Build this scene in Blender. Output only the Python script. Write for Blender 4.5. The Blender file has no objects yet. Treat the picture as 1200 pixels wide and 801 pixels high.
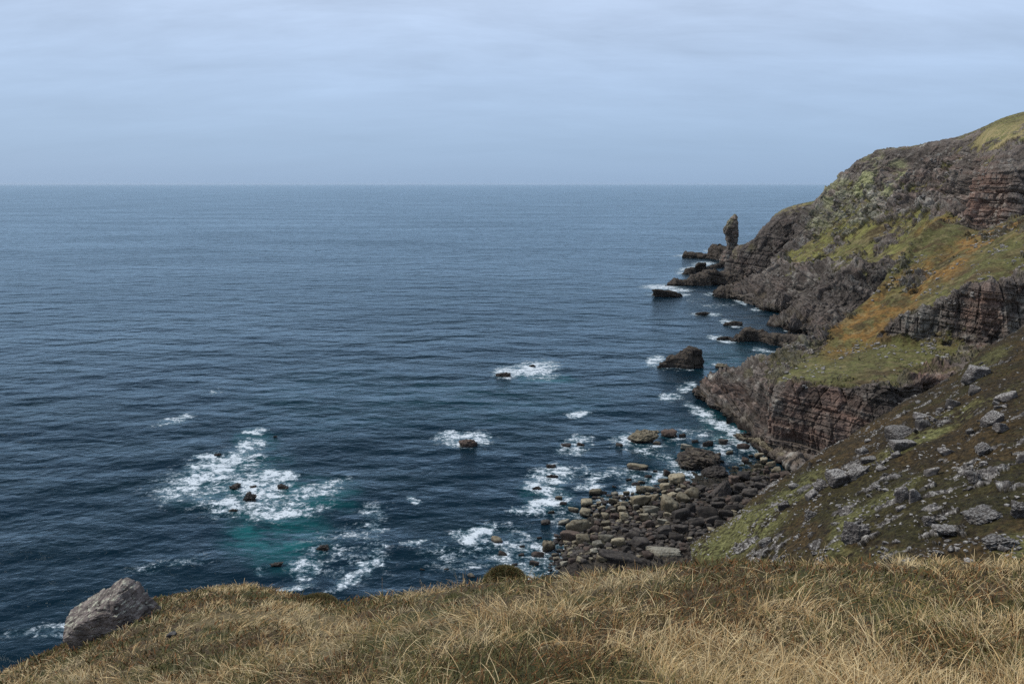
import bpy, math, random
import numpy as np

rng = np.random.default_rng(7)
random.seed(7)
C = bpy.context.scene.collection
sc = bpy.context.scene

# ---------------------------------------------------------------- camera maths
F = 933.0                      # focal length in photo pixels (1200 wide)
HZ = 216.0                     # true horizon row
PITCH = math.atan((400.5 - HZ) / F)
CP, SP = math.cos(PITCH), math.sin(PITCH)
H = 100.0                      # eye height above the sea


def P(px, py, d):
    """point seen at photo pixel (px,py) at horizontal forward distance d"""
    px = np.asarray(px, float); py = np.asarray(py, float); d = np.asarray(d, float)
    u = (px - 600) / F; v = -(py - 400.5) / F
    fy = CP + v * SP; fz = -SP + v * CP
    s = d / fy
    return np.stack(np.broadcast_arrays(u * s, d, H + fz * s), -1)


def DZ(px, py, z):
    """forward distance at which the ray through (px,py) is at height z"""
    v = -(np.asarray(py, float) - 400.5) / F
    fy = CP + v * SP; fz = -SP + v * CP
    return (z - H) * fy / fz


def PZ(px, py, z):
    return P(px, py, DZ(px, py, z))


def proj(p):
    x = p[..., 0]; y = p[..., 1]; z = p[..., 2] - H
    d = y * CP - z * SP
    up = y * SP + z * CP
    d = np.maximum(d, 0.01)
    return 600 + F * x / d, 400.5 - F * up / d, d


# ---------------------------------------------------------------- numpy noise
def _h(ix, iy, iz, seed):
    M = 0xFFFFFFFF
    n = (ix.astype(np.int64) * 374761393 + iy.astype(np.int64) * 668265263
         + iz.astype(np.int64) * 1440662683 + int(seed) * 974634777) & M
    n = ((n ^ (n >> 13)) * 1274126177) & M
    n = ((n ^ (n >> 16)) * 2246822519) & M
    n = n ^ (n >> 15)
    return (n & 0xFFFFFF) / float(0x1000000)


def vnoise(p, seed=0):
    i = np.floor(p).astype(np.int64); f = p - i
    f = f * f * f * (f * (f * 6 - 15) + 10)
    x, y, z = i[..., 0], i[..., 1], i[..., 2]
    fx, fy, fz = f[..., 0], f[..., 1], f[..., 2]
    def c(a, b, d): return _h(x + a, y + b, z + d, seed)
    x00 = c(0, 0, 0) * (1 - fx) + c(1, 0, 0) * fx
    x10 = c(0, 1, 0) * (1 - fx) + c(1, 1, 0) * fx
    x01 = c(0, 0, 1) * (1 - fx) + c(1, 0, 1) * fx
    x11 = c(0, 1, 1) * (1 - fx) + c(1, 1, 1) * fx
    return ((x00 * (1 - fy) + x10 * fy) * (1 - fz) + (x01 * (1 - fy) + x11 * fy) * fz) * 2 - 1


def fbm(p, seed=0, octv=5, gain=.5, lac=2.03):
    a = 1.; s = np.zeros(p.shape[:-1]); t = 0
    q = np.array(p, float)
    for k in range(octv):
        s += a * vnoise(q, seed + k * 17); t += a
        a *= gain; q = q * lac + 11.3
    return s / t


def ridged(p, seed=0, octv=4):
    a = 1.; s = np.zeros(p.shape[:-1]); t = 0
    q = np.array(p, float)
    for k in range(octv):
        s += a * (1 - np.abs(vnoise(q, seed + k * 31)) * 2); t += a
        a *= .5; q = q * 2.1 + 5.7
    return s / t


def blocks(p, size, seed=0):
    """jointed, bedded rock: a random value per block, and closeness to the block's edge"""
    q = p / np.array(size, float)
    iz = np.floor(q[..., 2])
    ox = _h(iz, iz * 0, iz * 0, seed + 1); oy = _h(iz, iz * 0 + 3, iz * 0, seed + 2)
    x = q[..., 0] + ox; y = q[..., 1] + oy
    ix = np.floor(x); iy = np.floor(y)
    v = _h(ix, iy, iz, seed + 5)
    e = np.minimum(np.minimum(np.minimum(x - ix, ix + 1 - x), np.minimum(y - iy, iy + 1 - y)),
                   np.minimum(q[..., 2] - iz, iz + 1 - q[..., 2]))
    return v, e


def sst(a, b, x):
    t = np.clip((x - a) / (b - a), 0, 1)
    return t * t * (3 - 2 * t)


def mix(a, b, t):
    return a * (1 - t[..., None]) + np.asarray(b, float) * t[..., None]


# ---------------------------------------------------------------- mesh helpers
def make_mesh(name, co, faces, col=None, smooth=False, attrs=None):
    me = bpy.data.meshes.new(name)
    co = np.ascontiguousarray(co, np.float32).reshape(-1, 3)
    faces = np.ascontiguousarray(faces, np.int32)
    nf, k = faces.shape
    me.vertices.add(len(co)); me.vertices.foreach_set('co', co.ravel())
    me.loops.add(nf * k); me.loops.foreach_set('vertex_index', faces.ravel())
    me.polygons.add(nf)
    me.polygons.foreach_set('loop_start', np.arange(0, nf * k, k, dtype=np.int32))
    me.polygons.foreach_set('use_smooth', np.full(nf, smooth, bool))
    me.update(calc_edges=True)
    if col is not None:
        a = me.color_attributes.new('Col', 'FLOAT_COLOR', 'POINT')
        c4 = np.ones((len(co), 4), np.float32); c4[:, :3] = np.asarray(col).reshape(-1, 3)
        a.data.foreach_set('color', c4.ravel())
    for k2, v in (attrs or {}).items():
        a = me.attributes.new(k2, 'FLOAT', 'POINT')
        a.data.foreach_set('value', np.ascontiguousarray(v, np.float32).ravel())
    return me


def link(name, me, mat, label=None, cat=None, group=None, kind=None):
    o = bpy.data.objects.new(name, me); C.objects.link(o)
    if mat and not me.materials: me.materials.append(mat)
    if label: o['label'] = label
    if cat: o['category'] = cat
    if group: o['group'] = group
    if kind: o['kind'] = kind
    return o


def grid_faces(R, Cc):
    i = np.arange(R * Cc).reshape(R, Cc)
    return np.stack([i[:-1, :-1], i[:-1, 1:], i[1:, 1:], i[1:, :-1]], -1).reshape(-1, 4)


def cr(p0, p1, p2, p3, t, k=.38):
    """Catmull-Rom with tangents held to the shorter neighbouring span, so it never overshoots"""
    L = lambda v: np.linalg.norm(v[..., :3], axis=-1, keepdims=True) + 1e-6
    l0, l1, l2 = L(p1 - p0), L(p2 - p1), L(p3 - p2)
    m1 = (p2 - p0) * k; m2 = (p3 - p1) * k
    m1 = m1 * np.minimum(1, np.minimum(np.where(l0 < 1e-5, l1, l0), l1) / L(m1))
    m2 = m2 * np.minimum(1, np.minimum(np.where(l2 < 1e-5, l1, l2), l1) / L(m2))
    t2 = t * t; t3 = t2 * t
    return (2 * t3 - 3 * t2 + 1) * p1 + (t3 - 2 * t2 + t) * m1 + (-2 * t3 + 3 * t2) * p2 + (t3 - t2) * m2


def refine(g, counts, axis):
    g = np.moveaxis(g, axis, 0); n = len(g); out = []
    for i in range(n - 1):
        p0 = g[max(i - 1, 0)]; p1 = g[i]; p2 = g[i + 1]; p3 = g[min(i + 2, n - 1)]
        for s in range(counts[i]):
            out.append(cr(p0, p1, p2, p3, s / counts[i]))
    out.append(g[-1])
    return np.moveaxis(np.array(out), 0, axis)


def loft(g, step, lo=3, hi=160):
    """g: R x C x K control grid (xyz + extra channels) -> dense grid, about `step` photo pixels a cell"""
    px, py, _ = proj(g[..., :3])
    def cnt(ax):
        d = np.hypot(np.diff(px, axis=ax), np.diff(py, axis=ax)).max(axis=1 - ax)
        return [int(min(hi, max(lo, math.ceil(v / step)))) for v in d]
    g2 = refine(g, cnt(0), 0)
    return refine(g2, cnt(1), 1)


def normals(p):
    du = np.gradient(p, axis=1); dv = np.gradient(p, axis=0)
    n = np.cross(du, dv)
    return n / (np.linalg.norm(n, axis=-1, keepdims=True) + 1e-9)


# ---------------------------------------------------------------- materials
def nmat(name):
    m = bpy.data.materials.new(name); m.use_nodes = True
    nt = m.node_tree; nt.nodes.clear()
    out = nt.nodes.new('ShaderNodeOutputMaterial')
    b = nt.nodes.new('ShaderNodeBsdfPrincipled')
    nt.links.new(b.outputs[0], out.inputs[0])
    return m, nt, b


def node(nt, t, **kw):
    n = nt.nodes.new(t)
    for k, v in kw.items():
        if k in n.inputs: n.inputs[k].default_value = v
        else: setattr(n, k, v)
    return n


def math_n(nt, op, a, b=None, c=None):
    n = nt.nodes.new('ShaderNodeMath'); n.operation = op
    for i, v in enumerate((a, b, c)):
        if v is None: continue
        if isinstance(v, (int, float)): n.inputs[i].default_value = v
        else: nt.links.new(v, n.inputs[i])
    return n.outputs[0]


def mixc(nt, fac, a, b, blend='MIX'):
    n = nt.nodes.new('ShaderNodeMix'); n.data_type = 'RGBA'; n.blend_type = blend
    for i, v in ((0, fac), (6, a), (7, b)):
        if isinstance(v, (int, float)): n.inputs[i].default_value = v
        elif isinstance(v, tuple): n.inputs[i].default_value = (*v, 1)
        else: nt.links.new(v, n.inputs[i])
    return n.outputs[2]


def ramp(nt, src, pts):
    n = nt.nodes.new('ShaderNodeValToRGB')
    while len(n.color_ramp.elements) < len(pts): n.color_ramp.elements.new(.5)
    for e, (p, c) in zip(n.color_ramp.elements, pts):
        e.position = p; e.color = (*c, 1) if isinstance(c, tuple) else (c, c, c, 1)
    nt.links.new(src, n.inputs[0])
    return n.outputs[0]


def surface_material(name, fine, amp, bump, bscale, rough=.92):
    """colour from the mesh's own colour attribute, broken up by fine grain, with bump"""
    m, nt, b = nmat(name)
    at = node(nt, 'ShaderNodeAttribute', attribute_name='Col')
    tc = node(nt, 'ShaderNodeTexCoord')
    n1 = node(nt, 'ShaderNodeTexNoise', Scale=fine, Detail=6., Roughness=.65)
    nt.links.new(tc.outputs['Object'], n1.inputs['Vector'])
    g = ramp(nt, n1.outputs['Fac'], [(.3, 1 - amp), (.72, 1 + amp)])
    col = mixc(nt, 1., at.outputs['Color'], g, 'MULTIPLY')
    nt.links.new(col, b.inputs['Base Color'])
    b.inputs['Roughness'].default_value = rough
    b.inputs['Specular IOR Level'].default_value = .15
    n2 = node(nt, 'ShaderNodeTexNoise', Scale=bscale, Detail=7., Roughness=.7)
    nt.links.new(tc.outputs['Object'], n2.inputs['Vector'])
    bp = node(nt, 'ShaderNodeBump', Strength=.8, Distance=bump)
    nt.links.new(n2.outputs['Fac'], bp.inputs['Height'])
    nt.links.new(bp.outputs[0], b.inputs['Normal'])
    return m


M_TERR = surface_material('cliff_rock_and_turf', 1.1, .5, .3, 1.1)
M_HEATH = surface_material('heather_and_turf', 1.5, .8, .5, 1.3)
M_SOIL = surface_material('grass_thatch', 9., .5, .05, 14.)


def rock_material(name, base, dark, lichen, lich_amt, fine, bump, wet=0.):
    m, nt, b = nmat(name)
    tc = node(nt, 'ShaderNodeTexCoord'); geo = node(nt, 'ShaderNodeNewGeometry')
    oi = node(nt, 'ShaderNodeObjectInfo')
    def nz(scale, det=5., r=.6):
        n = node(nt, 'ShaderNodeTexNoise', Scale=scale, Detail=det, Roughness=r)
        nt.links.new(geo.outputs['Position'], n.inputs['Vector']); return n.outputs['Fac']
    a = nz(fine)
    c = mixc(nt, ramp(nt, a, [(.35, 0.), (.65, 1.)]), dark, base)
    # pale lichen on upward faces
    sep = node(nt, 'ShaderNodeSeparateXYZ'); nt.links.new(geo.outputs['Normal'], sep.inputs[0])
    up = math_n(nt, 'MULTIPLY_ADD', sep.outputs[2], .22, lich_amt - .50)
    l = nz(fine * 2.7, 6., .7)
    f = math_n(nt, 'ADD', l, up)
    f = ramp(nt, f, [(.52, 0.), (.66, 1.)])
    c = mixc(nt, f, c, lichen)
    # each stone has its own tone
    rv = math_n(nt, 'MULTIPLY_ADD', oi.outputs['Random'], .75, .60)
    cr_ = node(nt, 'ShaderNodeCombineColor')
    for i in range(3): nt.links.new(rv, cr_.inputs[i])
    c = mixc(nt, 1., c, cr_.outputs[0], 'MULTIPLY')
    if wet > 0:   # the tide band: dark wet weed near the waterline
        sp = node(nt, 'ShaderNodeSeparateXYZ'); nt.links.new(geo.outputs['Position'], sp.inputs[0])
        wn = math_n(nt, 'MULTIPLY_ADD', nz(.35), wet * .9, sp.outputs[2])
        wf = ramp(nt, math_n(nt, 'DIVIDE', wn, wet * 2), [(.38, 1.), (.62, 0.)])
        c = mixc(nt, wf, c, (.030, .025, .021))
        ro = math_n(nt, 'MULTIPLY_ADD', wf, -.45, .9)
        nt.links.new(ro, b.inputs['Roughness'])
    else:
        b.inputs['Roughness'].default_value = .92
    b.inputs['Specular IOR Level'].default_value = .25
    nt.links.new(c, b.inputs['Base Color'])
    bp = node(nt, 'ShaderNodeBump', Strength=.9, Distance=bump)
    nt.links.new(nz(fine * 2.2, 8., .7), bp.inputs['Height'])
    nt.links.new(bp.outputs[0], b.inputs['Normal'])
    return m


M_TAN = rock_material('tan_boulder', (.20, .165, .108), (.095, .078, .053), (.25, .22, .155), .42, .45, .25, 1.6)
M_BROWN = rock_material('red_brown_boulder', (.105, .075, .06), (.055, .042, .035), (.15, .12, .095), .3, .5, .25, 1.6)
M_DARK = rock_material('dark_boulder', (.07, .06, .052), (.034, .03, .028), (.11, .098, .08), .3, .5, .25, 1.4)
M_PALE = rock_material('pale_boulder', (.19, .172, .13), (.11, .098, .075), (.25, .235, .19), .42, .45, .25, 1.0)
M_SKER = rock_material('skerry_rock', (.078, .062, .048), (.034, .029, .026), (.115, .096, .066), .33, .22, .6, 3.2)
M_STONE = rock_material('grey_slope_stone', (.118, .106, .098), (.052, .046, .043), (.35, .335, .31), .37, 1.2, .2)
M_LICH = rock_material('lichen_sandstone', (.215, .178, .158), (.055, .046, .042), (.38, .375, .29), .33, 2.6, .10)


# ---------------------------------------------------------------- terrain lofts
def G(rows):
    """rows of control points (px,py,d[,rock]) ; d as 'z3' means at that height"""
    out = []
    for r in rows:
        rr = []
        for c in r:
            px, py, d = c[:3]
            if isinstance(d, str): d = float(DZ(px, py, float(d[1:])))
            rr.append(np.concatenate([P(px, py, d), [c[3] if len(c) > 3 else 0.]]))
        out.append(rr)
    return np.array(out, float)


def ins(g, i, t, rocks):
    r = g[i] * (1 - t) + g[i + 1] * t
    for k, v in rocks.items(): r[k, 3] = v
    return np.concatenate([g[:i + 1], r[None], g[i + 1:]])


ROCK = np.array([.122, .103, .089]); ROCKR = np.array([.165, .104, .080]); ROCKG = np.array([.240, .228, .200])
ROCKD = np.array([.050, .043, .039])
GREEN = np.array([.108, .104, .040]); BRIGHT = np.array([.108, .118, .040]); ORANGE = np.array([.195, .112, .036])
BROWN = np.array([.078, .056, .028]); STRAW = np.array([.26, .215, .105]); YLICH = np.array([.31, .315, .16])


def blob(px, py, lst):
    """soft union of ellipses given at photo positions on the surface"""
    v = np.zeros_like(px)
    for b in lst:
        cx, cy, rx, ry = b[:4]; rot = math.radians(b[4]) if len(b) > 4 else 0; s = b[5] if len(b) > 5 else 1.
        dx = px - cx; dy = py - cy
        a = dx * math.cos(rot) + dy * math.sin(rot); c = -dx * math.sin(rot) + dy * math.cos(rot)
        r = np.sqrt((a / rx) ** 2 + (c / ry) ** 2)
        v = np.maximum(v, s * (1 - sst(.55, 1.35, r)))
    return v


def rock_disp(p, S, seed):
    """bedded, jointed sandstone relief; S = size of the coarsest blocks in metres"""
    w = np.stack([fbm(p / (S * 4.), seed + 40 + k, 3) for k in range(3)], -1) * S * np.array([.32, .32, .14])
    q = p + w
    q = q + np.stack([q[..., 2] * .10, q[..., 2] * .06, q[..., 0] * .07], -1)   # bedding dips gently
    v1, e1 = blocks(q, (S * .85, S * .85, S * 1.5), seed)
    v2, e2 = blocks(q * 1.02 + 3, (S * .36, S * .36, S * .5), seed + 9)
    v3, e3 = blocks(q * .98 + 7, (S * .17, S * .17, S * .12), seed + 19)
    o_ = q[..., 2] * 0
    zb = q[..., 2] / (S * .52); zf = q[..., 2] / (S * .16)
    bed = _h(np.floor(zb), o_, o_, seed + 77); bed2 = _h(np.floor(zf), o_, o_, seed + 78)
    gap = (1 - sst(0, .13, zb - np.floor(zb))) * (bed > .4)              # dark parting under a bed
    d = (v1 - .5) * .60 + (v2 - .5) * .30 + (v3 - .5) * .10 + (bed - .5) * .42 + (bed2 - .5) * .14
    d += .45 * fbm(p / (S * 2.5), seed + 3, 3)
    fl = ridged(np.stack([q[..., 0] / (S * 2.4), q[..., 1] / (S * 2.4), q[..., 2] / (S * 9)], -1), seed + 55, 2)
    d += 1.1 * (fl - .35)
    crack = (1 - sst(0, .08, e1)) * .22 * (v1 > .4) + (1 - sst(0, .12, e2)) * .10 * (v2 > .6) + gap * .22
    tone = 1 + .42 * (bed - .5) + .30 * (bed2 - .5) + .45 * (v1 - .5) + .40 * (v2 - .5) + .25 * (v3 - .5)
    return (d - crack) * S * .64, v1, v2, v3, tone


def terrain(name, grid, step, S, seed, paint, label=None, rock_noise=.5, mat=None, turf_amp=.5, row_amp=None, rock_fn=None):
    ra = np.ones(grid.shape[:2]) if row_amp is None else np.repeat(np.array(row_amp, float)[:, None], grid.shape[1], 1)
    g = loft(np.concatenate([grid, ra[..., None]], -1), step)
    p = g[..., :3].copy(); rk = g[..., 3]
    if rock_fn: rk = rock_fn(p)
    n = normals(p)
    # make the normals point to the camera's side / up
    flip = np.sign((n * (np.array([0, 0, H + 60.]) - p)).sum(-1))
    n = n * np.where(flip == 0, 1, flip)[..., None]
    ns = n.copy()
    for _ in range(6):
        ns[1:-1, 1:-1] = (ns[:-2, 1:-1] + ns[2:, 1:-1] + ns[1:-1, :-2] + ns[1:-1, 2:] + ns[1:-1, 1:-1]) / 5
    ns /= np.linalg.norm(ns, axis=-1, keepdims=True) + 1e-9
    steep = 1 - np.abs(n[..., 2])
    big = fbm(p / (S * 3.), seed + 100, 5)
    med = fbm(p / (S * .6), seed + 120, 5)
    px, py, dd = proj(p)
    fin = fbm(p / (S * .2), seed + 130, 3)
    rock = np.clip(rk + rock_noise * (big * .9 + med * .7 + fin * .45), 0, 1)
    rm = sst(.42, .58, rock)
    d, v1, v2, v3, crack = rock_disp(p, S, seed)
    d = d * g[..., 4]
    turf = turf_amp * (fbm(p / 6., seed + 60, 5) * 1.5 + .6 * fbm(p / 1.7, seed + 61, 3))
    p = p + ns * (rm * (d + S * .05) + (1 - rm) * (turf + .25 * d * sst(.2, .7, rk)))[..., None]
    col = paint(p, px, py, rm, v1, v2, v3, big, med, n, crack)
    col = np.clip(col, .01, .9)
    me = make_mesh(name, p, grid_faces(*p.shape[:2]), col)
    o = link(name, me, mat or M_TERR, kind='structure')
    if label: o['label'] = label
    return o, p, px, py, n


def rock_colour(p, v1, v2, v3, seed, tone=1., red=0., grey=0., dark=0.):
    sh = p.shape[:2]
    a = fbm(p / 9., seed, 5); b = fbm(p / 2.2, seed + 5, 4)
    stain = fbm(np.stack([p[..., 0] / 2.6, p[..., 1] / 2.6, p[..., 2] / 16.], -1), seed + 12, 4)
    bed = vnoise(np.stack([p[..., 0] * .02, p[..., 1] * .02, p[..., 2] * .45 + p[..., 0] * .04], -1), seed + 8)
    c = np.broadcast_to(ROCK, sh + (3,)).copy()
    c = mix(c, ROCKR, np.clip(red - .12 + .45 * (v1 - .5) + .4 * bed + .25 * a, 0, 1) * np.ones(sh))
    c = mix(c, ROCKG, np.clip(grey + 1.1 * a + .8 * b + .3 * (v2 - .5) - .05, 0, 1) * np.ones(sh))
    c = mix(c, ROCKD, np.clip(dark + .3 * (v2 - .55) - .3 * b + 1.0 * stain, 0, .9) * np.ones(sh))
    return c * np.clip(tone, .45, 1.7)[..., None]


def tide(c, p, seed, top=3.):
    z = p[..., 2] + 1.6 * fbm(p / 7., seed, 4)
    c = mix(c, (.095, .080, .058), (1 - sst(top, top + 3.5, z)) * .6 * sst(-.3, .3, fbm(p / 5., seed + 4, 4)))
    return mix(c, (.032, .026, .022), 1 - sst(top * .25, top * .75, z))


# ---- far dark headland behind which the stack stands
g5 = G([
    [(842, 334, 'z-6', 1), (838, 332, 'z-4', 1), (850, 334, 'z-4', 1), (868, 336, 'z-4', 1), (884, 338, 'z-4', 1), (900, 342, 'z-4', 1), (935, 344, 'z-4', 1), (985, 344, 'z-4', 1)],
    [(845, 330, 'z-3', 1), (842, 328, 'z2', 1), (855, 330, 'z2', 1), (872, 332, 'z2', 1), (888, 334, 'z2', 1), (903, 336, 'z2', 1), (938, 336, 'z4', 1), (985, 336, 'z4', 1)],
    [(868, 318, 900, 1), (853, 322, 865, 1), (865, 326, 846, 1), (880, 329, 830, 1), (896, 330, 815, 1), (913, 330, 800, 1), (940, 330, 780, 1), (985, 330, 765, 1)],
    [(869, 306, 920, 1), (855, 306, 872, 1), (869, 306, 852, 1), (885, 302, 840, 1), (902, 295, 826, 1), (920, 290, 814, 1), (945, 290, 800, 1), (985, 290, 790, 1)],
    [(872, 298, 940, 1), (860, 293, 880, 1), (871, 288, 868, 1), (888, 276, 860, 1), (901, 261, 855, .95), (917, 249, 850, .7), (948, 242, 848, .5), (990, 238, 840, .3)],
    [(876, 300, 960, 1), (870, 294, 930, 1), (880, 287, 925, 1), (895, 275, 925, .6), (907, 259, 930, .3), (925, 247, 940, .1), (952, 240, 940, 0), (990, 236, 940, 0)],
    [(876, 310, 'z-5', 1), (876, 304, 'z-5', 1), (886, 303, 'z-5', 1), (897, 302, 'z-5', 1), (910, 300, 'z-5', 1), (928, 300, 'z-5', 0), (955, 300, 'z-5', 0), (990, 300, 'z-5', 0)],
])


def paint5(p, px, py, rm, v1, v2, v3, big, med, n, crack):
    c = rock_colour(p, v1, v2, v3, 500, crack, red=.0, grey=-.25, dark=.52)
    t = mix(np.broadcast_to(GREEN, c.shape).copy(), STRAW, sst(-.2, .3, big))
    c = mix(c, t, (1 - rm))
    c = mix(c, (.19, .17, .08), blob(px, py, [(858, 297, 7, 8, 0, .5), (876, 290, 10, 5, 0, .3), (925, 247, 22, 4, -10, .7)]) * sst(-.2, .3, med))
    return tide(c, p, 51, 4.)


terrain('far_headland', g5, .8, 11., 51, paint5, rock_noise=.35, row_amp=[.7, .8, 1, 1, .35, .2, .2])

# ---- the high headland with green slopes and the long upper cliff
g4 = G([
    # sea
    [(858, 346, 'z-6', 1), (839, 347, 'z-5', 1), (870, 357, 'z-5', 1), (889, 365, 'z-5', 1), (920, 368, 'z-5', 1), (905, 384, 'z-5', 1), (938, 391, 'z-5', 1), (990, 402, 'z-5', 1), (1060, 440, 'z-5', 1), (1130, 470, 'z-5', 1), (1200, 500, 'z-5', 1), (1340, 540, 'z-5', 1)],
    # ledge
    [(872, 341, 'z-2', 1), (846, 343, 'z3', 1), (880, 351, 'z4', 1), (898, 358, 'z4', 1), (927, 362, 'z4', 1), (915, 379, 'z4', 1), (947, 385, 'z4', 1), (995, 398, 'z4', 1), (1060, 420, 'z8', 1), (1120, 440, 'z8', 1), (1200, 460, 'z8', 1), (1340, 480, 'z8', 1)],
    # cliff foot
    [(890, 332, 770, 1), (872, 336, 716, 1), (900, 345, 668, 1), (918, 351, 634, 1), (934, 354, 612, 1), (932, 372, 566, 1), (966, 379, 535, 1), (1010, 385, 508, 1), (1060, 395, 480, 1), (1110, 400, 460, 1), (1200, 400, 440, 1), (1340, 400, 410, 1)],
    # lower cliff top
    [(905, 318, 775, .9), (895, 319, 718, .9), (913, 322, 684, .75), (930, 324, 652, .7), (944, 322, 628, .7), (962, 320, 588, .8), (1000, 320, 555, .85), (1042, 318, 532, .8), (1082, 322, 500, .5), (1130, 325, 470, .45), (1200, 320, 450, .5), (1340, 320, 420, .5)],
    # green slope, middle
    [(918, 305, 790, .5), (909, 304, 728, .5), (930, 304, 700, .3), (948, 304, 668, .25), (965, 304, 650, .25), (985, 303, 616, .25), (1020, 300, 585, .35), (1060, 292, 552, .4), (1095, 285, 522, .35), (1140, 300, 485, .3), (1200, 290, 462, .3), (1340, 290, 430, .3)],
    # green slope, top
    [(935, 290, 805, .7), (926, 289, 738, .7), (946, 284, 715, .55), (966, 282, 690, .5), (985, 281, 672, .45), (1008, 276, 645, .4), (1040, 268, 612, .5), (1075, 260, 580, .6), (1110, 254, 548, .55), (1140, 283, 496, .6), (1200, 276, 468, .6), (1340, 275, 436, .6)],
    # foot of the upper cliff
    [(946, 268, 825, .9), (937, 266, 752, .9), (956, 260, 733, .75), (974, 258, 712, .7), (993, 255, 697, .7), (1024, 250, 668, .7), (1056, 240, 638, .75), (1088, 235, 606, .8), (1124, 234, 565, .85), (1148, 268, 502, .95), (1200, 262, 474, .95), (1340, 250, 440, .9)],
    # upper cliff, middle
    [(954, 252, 845, .95), (946, 250, 768, .95), (968, 236, 752, .9), (984, 225, 736, .85), (1006, 214, 718, .85), (1040, 208, 692, .9), (1073, 203, 660, .9), (1106, 198, 630, .9), (1134, 200, 575, .9), (1150, 228, 512, 1), (1200, 222, 482, 1), (1340, 205, 452, 1)],
    # cliff top
    [(962, 240, 870, .9), (955, 237, 790, .9), (984, 211, 775, .95), (1004, 193, 756, .95), (1027, 181, 738, .9), (1060, 177, 708, .9), (1092, 173, 675, .9), (1118, 170, 645, .85), (1143, 176, 600, .6), (1152, 196, 522, .75), (1200, 186, 494, .7), (1340, 165, 466, .6)],
    # crest
    [(966, 237, 890, .6), (957, 235, 800, .7), (986, 209, 790, .7), (1007, 190, 772, .6), (1030, 178, 755, .5), (1061, 175, 728, .4), (1094, 170, 695, .5), (1121, 164, 668, .5), (1148, 156, 632, .32), (1170, 147, 590, 0), (1202, 140, 562, 0), (1345, 122, 530, 0)],
    # away behind
    [(975, 250, 960, .3), (965, 245, 960, 0), (994, 219, 960, 0), (1015, 200, 960, 0), (1038, 190, 950, 0), (1070, 185, 940, 0), (1100, 180, 930, 0), (1128, 174, 920, 0), (1152, 165, 900, 0), (1177, 156, 860, 0), (1208, 148, 840, 0), (1350, 130, 800, 0)],
    [(985, 296, 'z-6', 0), (985, 296, 'z-5', 0), (1000, 296, 'z-5', 0), (1020, 296, 'z-5', 0), (1040, 296, 'z-5', 0), (1070, 296, 'z-5', 0), (1100, 296, 'z-5', 0), (1128, 296, 'z-5', 0), (1152, 296, 'z-5', 0), (1177, 296, 'z-5', 0), (1208, 296, 'z-5', 0), (1350, 290, 'z-5', 0)],
])


def ext(g, k):
    c = g[:, -1:] + k * (g[:, -1:] - g[:, -2:-1]); c[..., 3] = g[:, -1:, 3]
    c[..., 2] = np.minimum(c[..., 2], 152)
    return np.concatenate([g, c], 1)


g4 = ext(g4, 1.6)


def paint4(p, px, py, rm, v1, v2, v3, big, med, n, crack):
    red = blob(px, py, [(1160, 235, 26, 50, 0, .9), (1090, 215, 40, 25, 0, .3), (1090, 195, 60, 25, 0, .25)])
    grey = blob(px, py, [(1000, 245, 50, 40, -30, .35), (1192, 270, 18, 25, 0, .3), (1070, 240, 30, 20, 0, .2)])
    dark = blob(px, py, [(990, 345, 70, 30, 0, .55), (1030, 335, 50, 26, 0, .4), (930, 370, 40, 30, 0, .45), (890, 345, 30, 20, 0, .4), (1080, 205, 26, 18, 0, .3), (1055, 190, 50, 12, 0, .2)])
    c = rock_colour(p, v1, v2, v3, 400, crack, red=red, grey=grey - .08, dark=dark)
    ly = blob(px, py, [(1016, 212, 12, 36, 20, .9), (1048, 212, 9, 24, 25, .9), (985, 232, 22, 26, 30, .55), (1000, 250, 40, 22, -30, .35), (960, 262, 16, 20, 0, .45)])
    c = mix(c, YLICH, np.clip(ly * sst(-.35, .25, med + .3 * big), 0, .85))
    f = fbm(p / 3., 401, 4); f2 = fbm(p / 14., 402, 4)
    t = mix(np.broadcast_to(GREEN, c.shape).copy(), (.165, .160, .052), sst(-.2, .35, f2))
    t = mix(t, BRIGHT, blob(px, py, [(950, 335, 22, 14), (940, 312, 20, 10, 0, .4)]))
    t = mix(t, BROWN * .8, sst(.05, .3, f) * .6)
    t = mix(t, BROWN * .8, blob(px, py, [(1030, 272, 20, 7, -25, .9), (1078, 205, 22, 14, 0, .8), (1100, 190, 50, 6, -20, .8)]))
    t = mix(t, ORANGE * .85, blob(px, py, [(1095, 268, 30, 12, -30, .9), (1120, 285, 40, 12, -30, .9), (1060, 300, 20, 8, -35, .5)]) * sst(-.4, .2, f2))
    t = mix(t, BROWN * .7, sst(.10, .3, fbm(p / 5., 405, 4) + .2 * f) * .6)
    t = mix(t, STRAW * .75, sst(.10, .35, fbm(p / 7., 406, 4)) * .5)
    t = t * (1 + .45 * fbm(p / 2.2, 407, 4))[..., None]
    hill = blob(px, py, [(1200, 165, 60, 24, -10), (1165, 160, 25, 12, -25), (1260, 160, 80, 30)])
    t = mix(t, mix(np.broadcast_to(STRAW, c.shape).copy(), (.15, .145, .06), sst(-.1, .3, f + f2)), hill)
    cr_ = 1 - sst(0, 1, (py - 140) / 10)
    c = mix(c, t, 1 - rm)
    return tide(c, p, 41, 5.)


o4, p4, px4, py4, n4 = terrain('high_headland', g4, .85, 11., 41, paint4, rock_noise=.62, row_amp=[1, 1.1, 1.1, 1, 1, 1, 1, 1, .6, .22, .2, .2])

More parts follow.
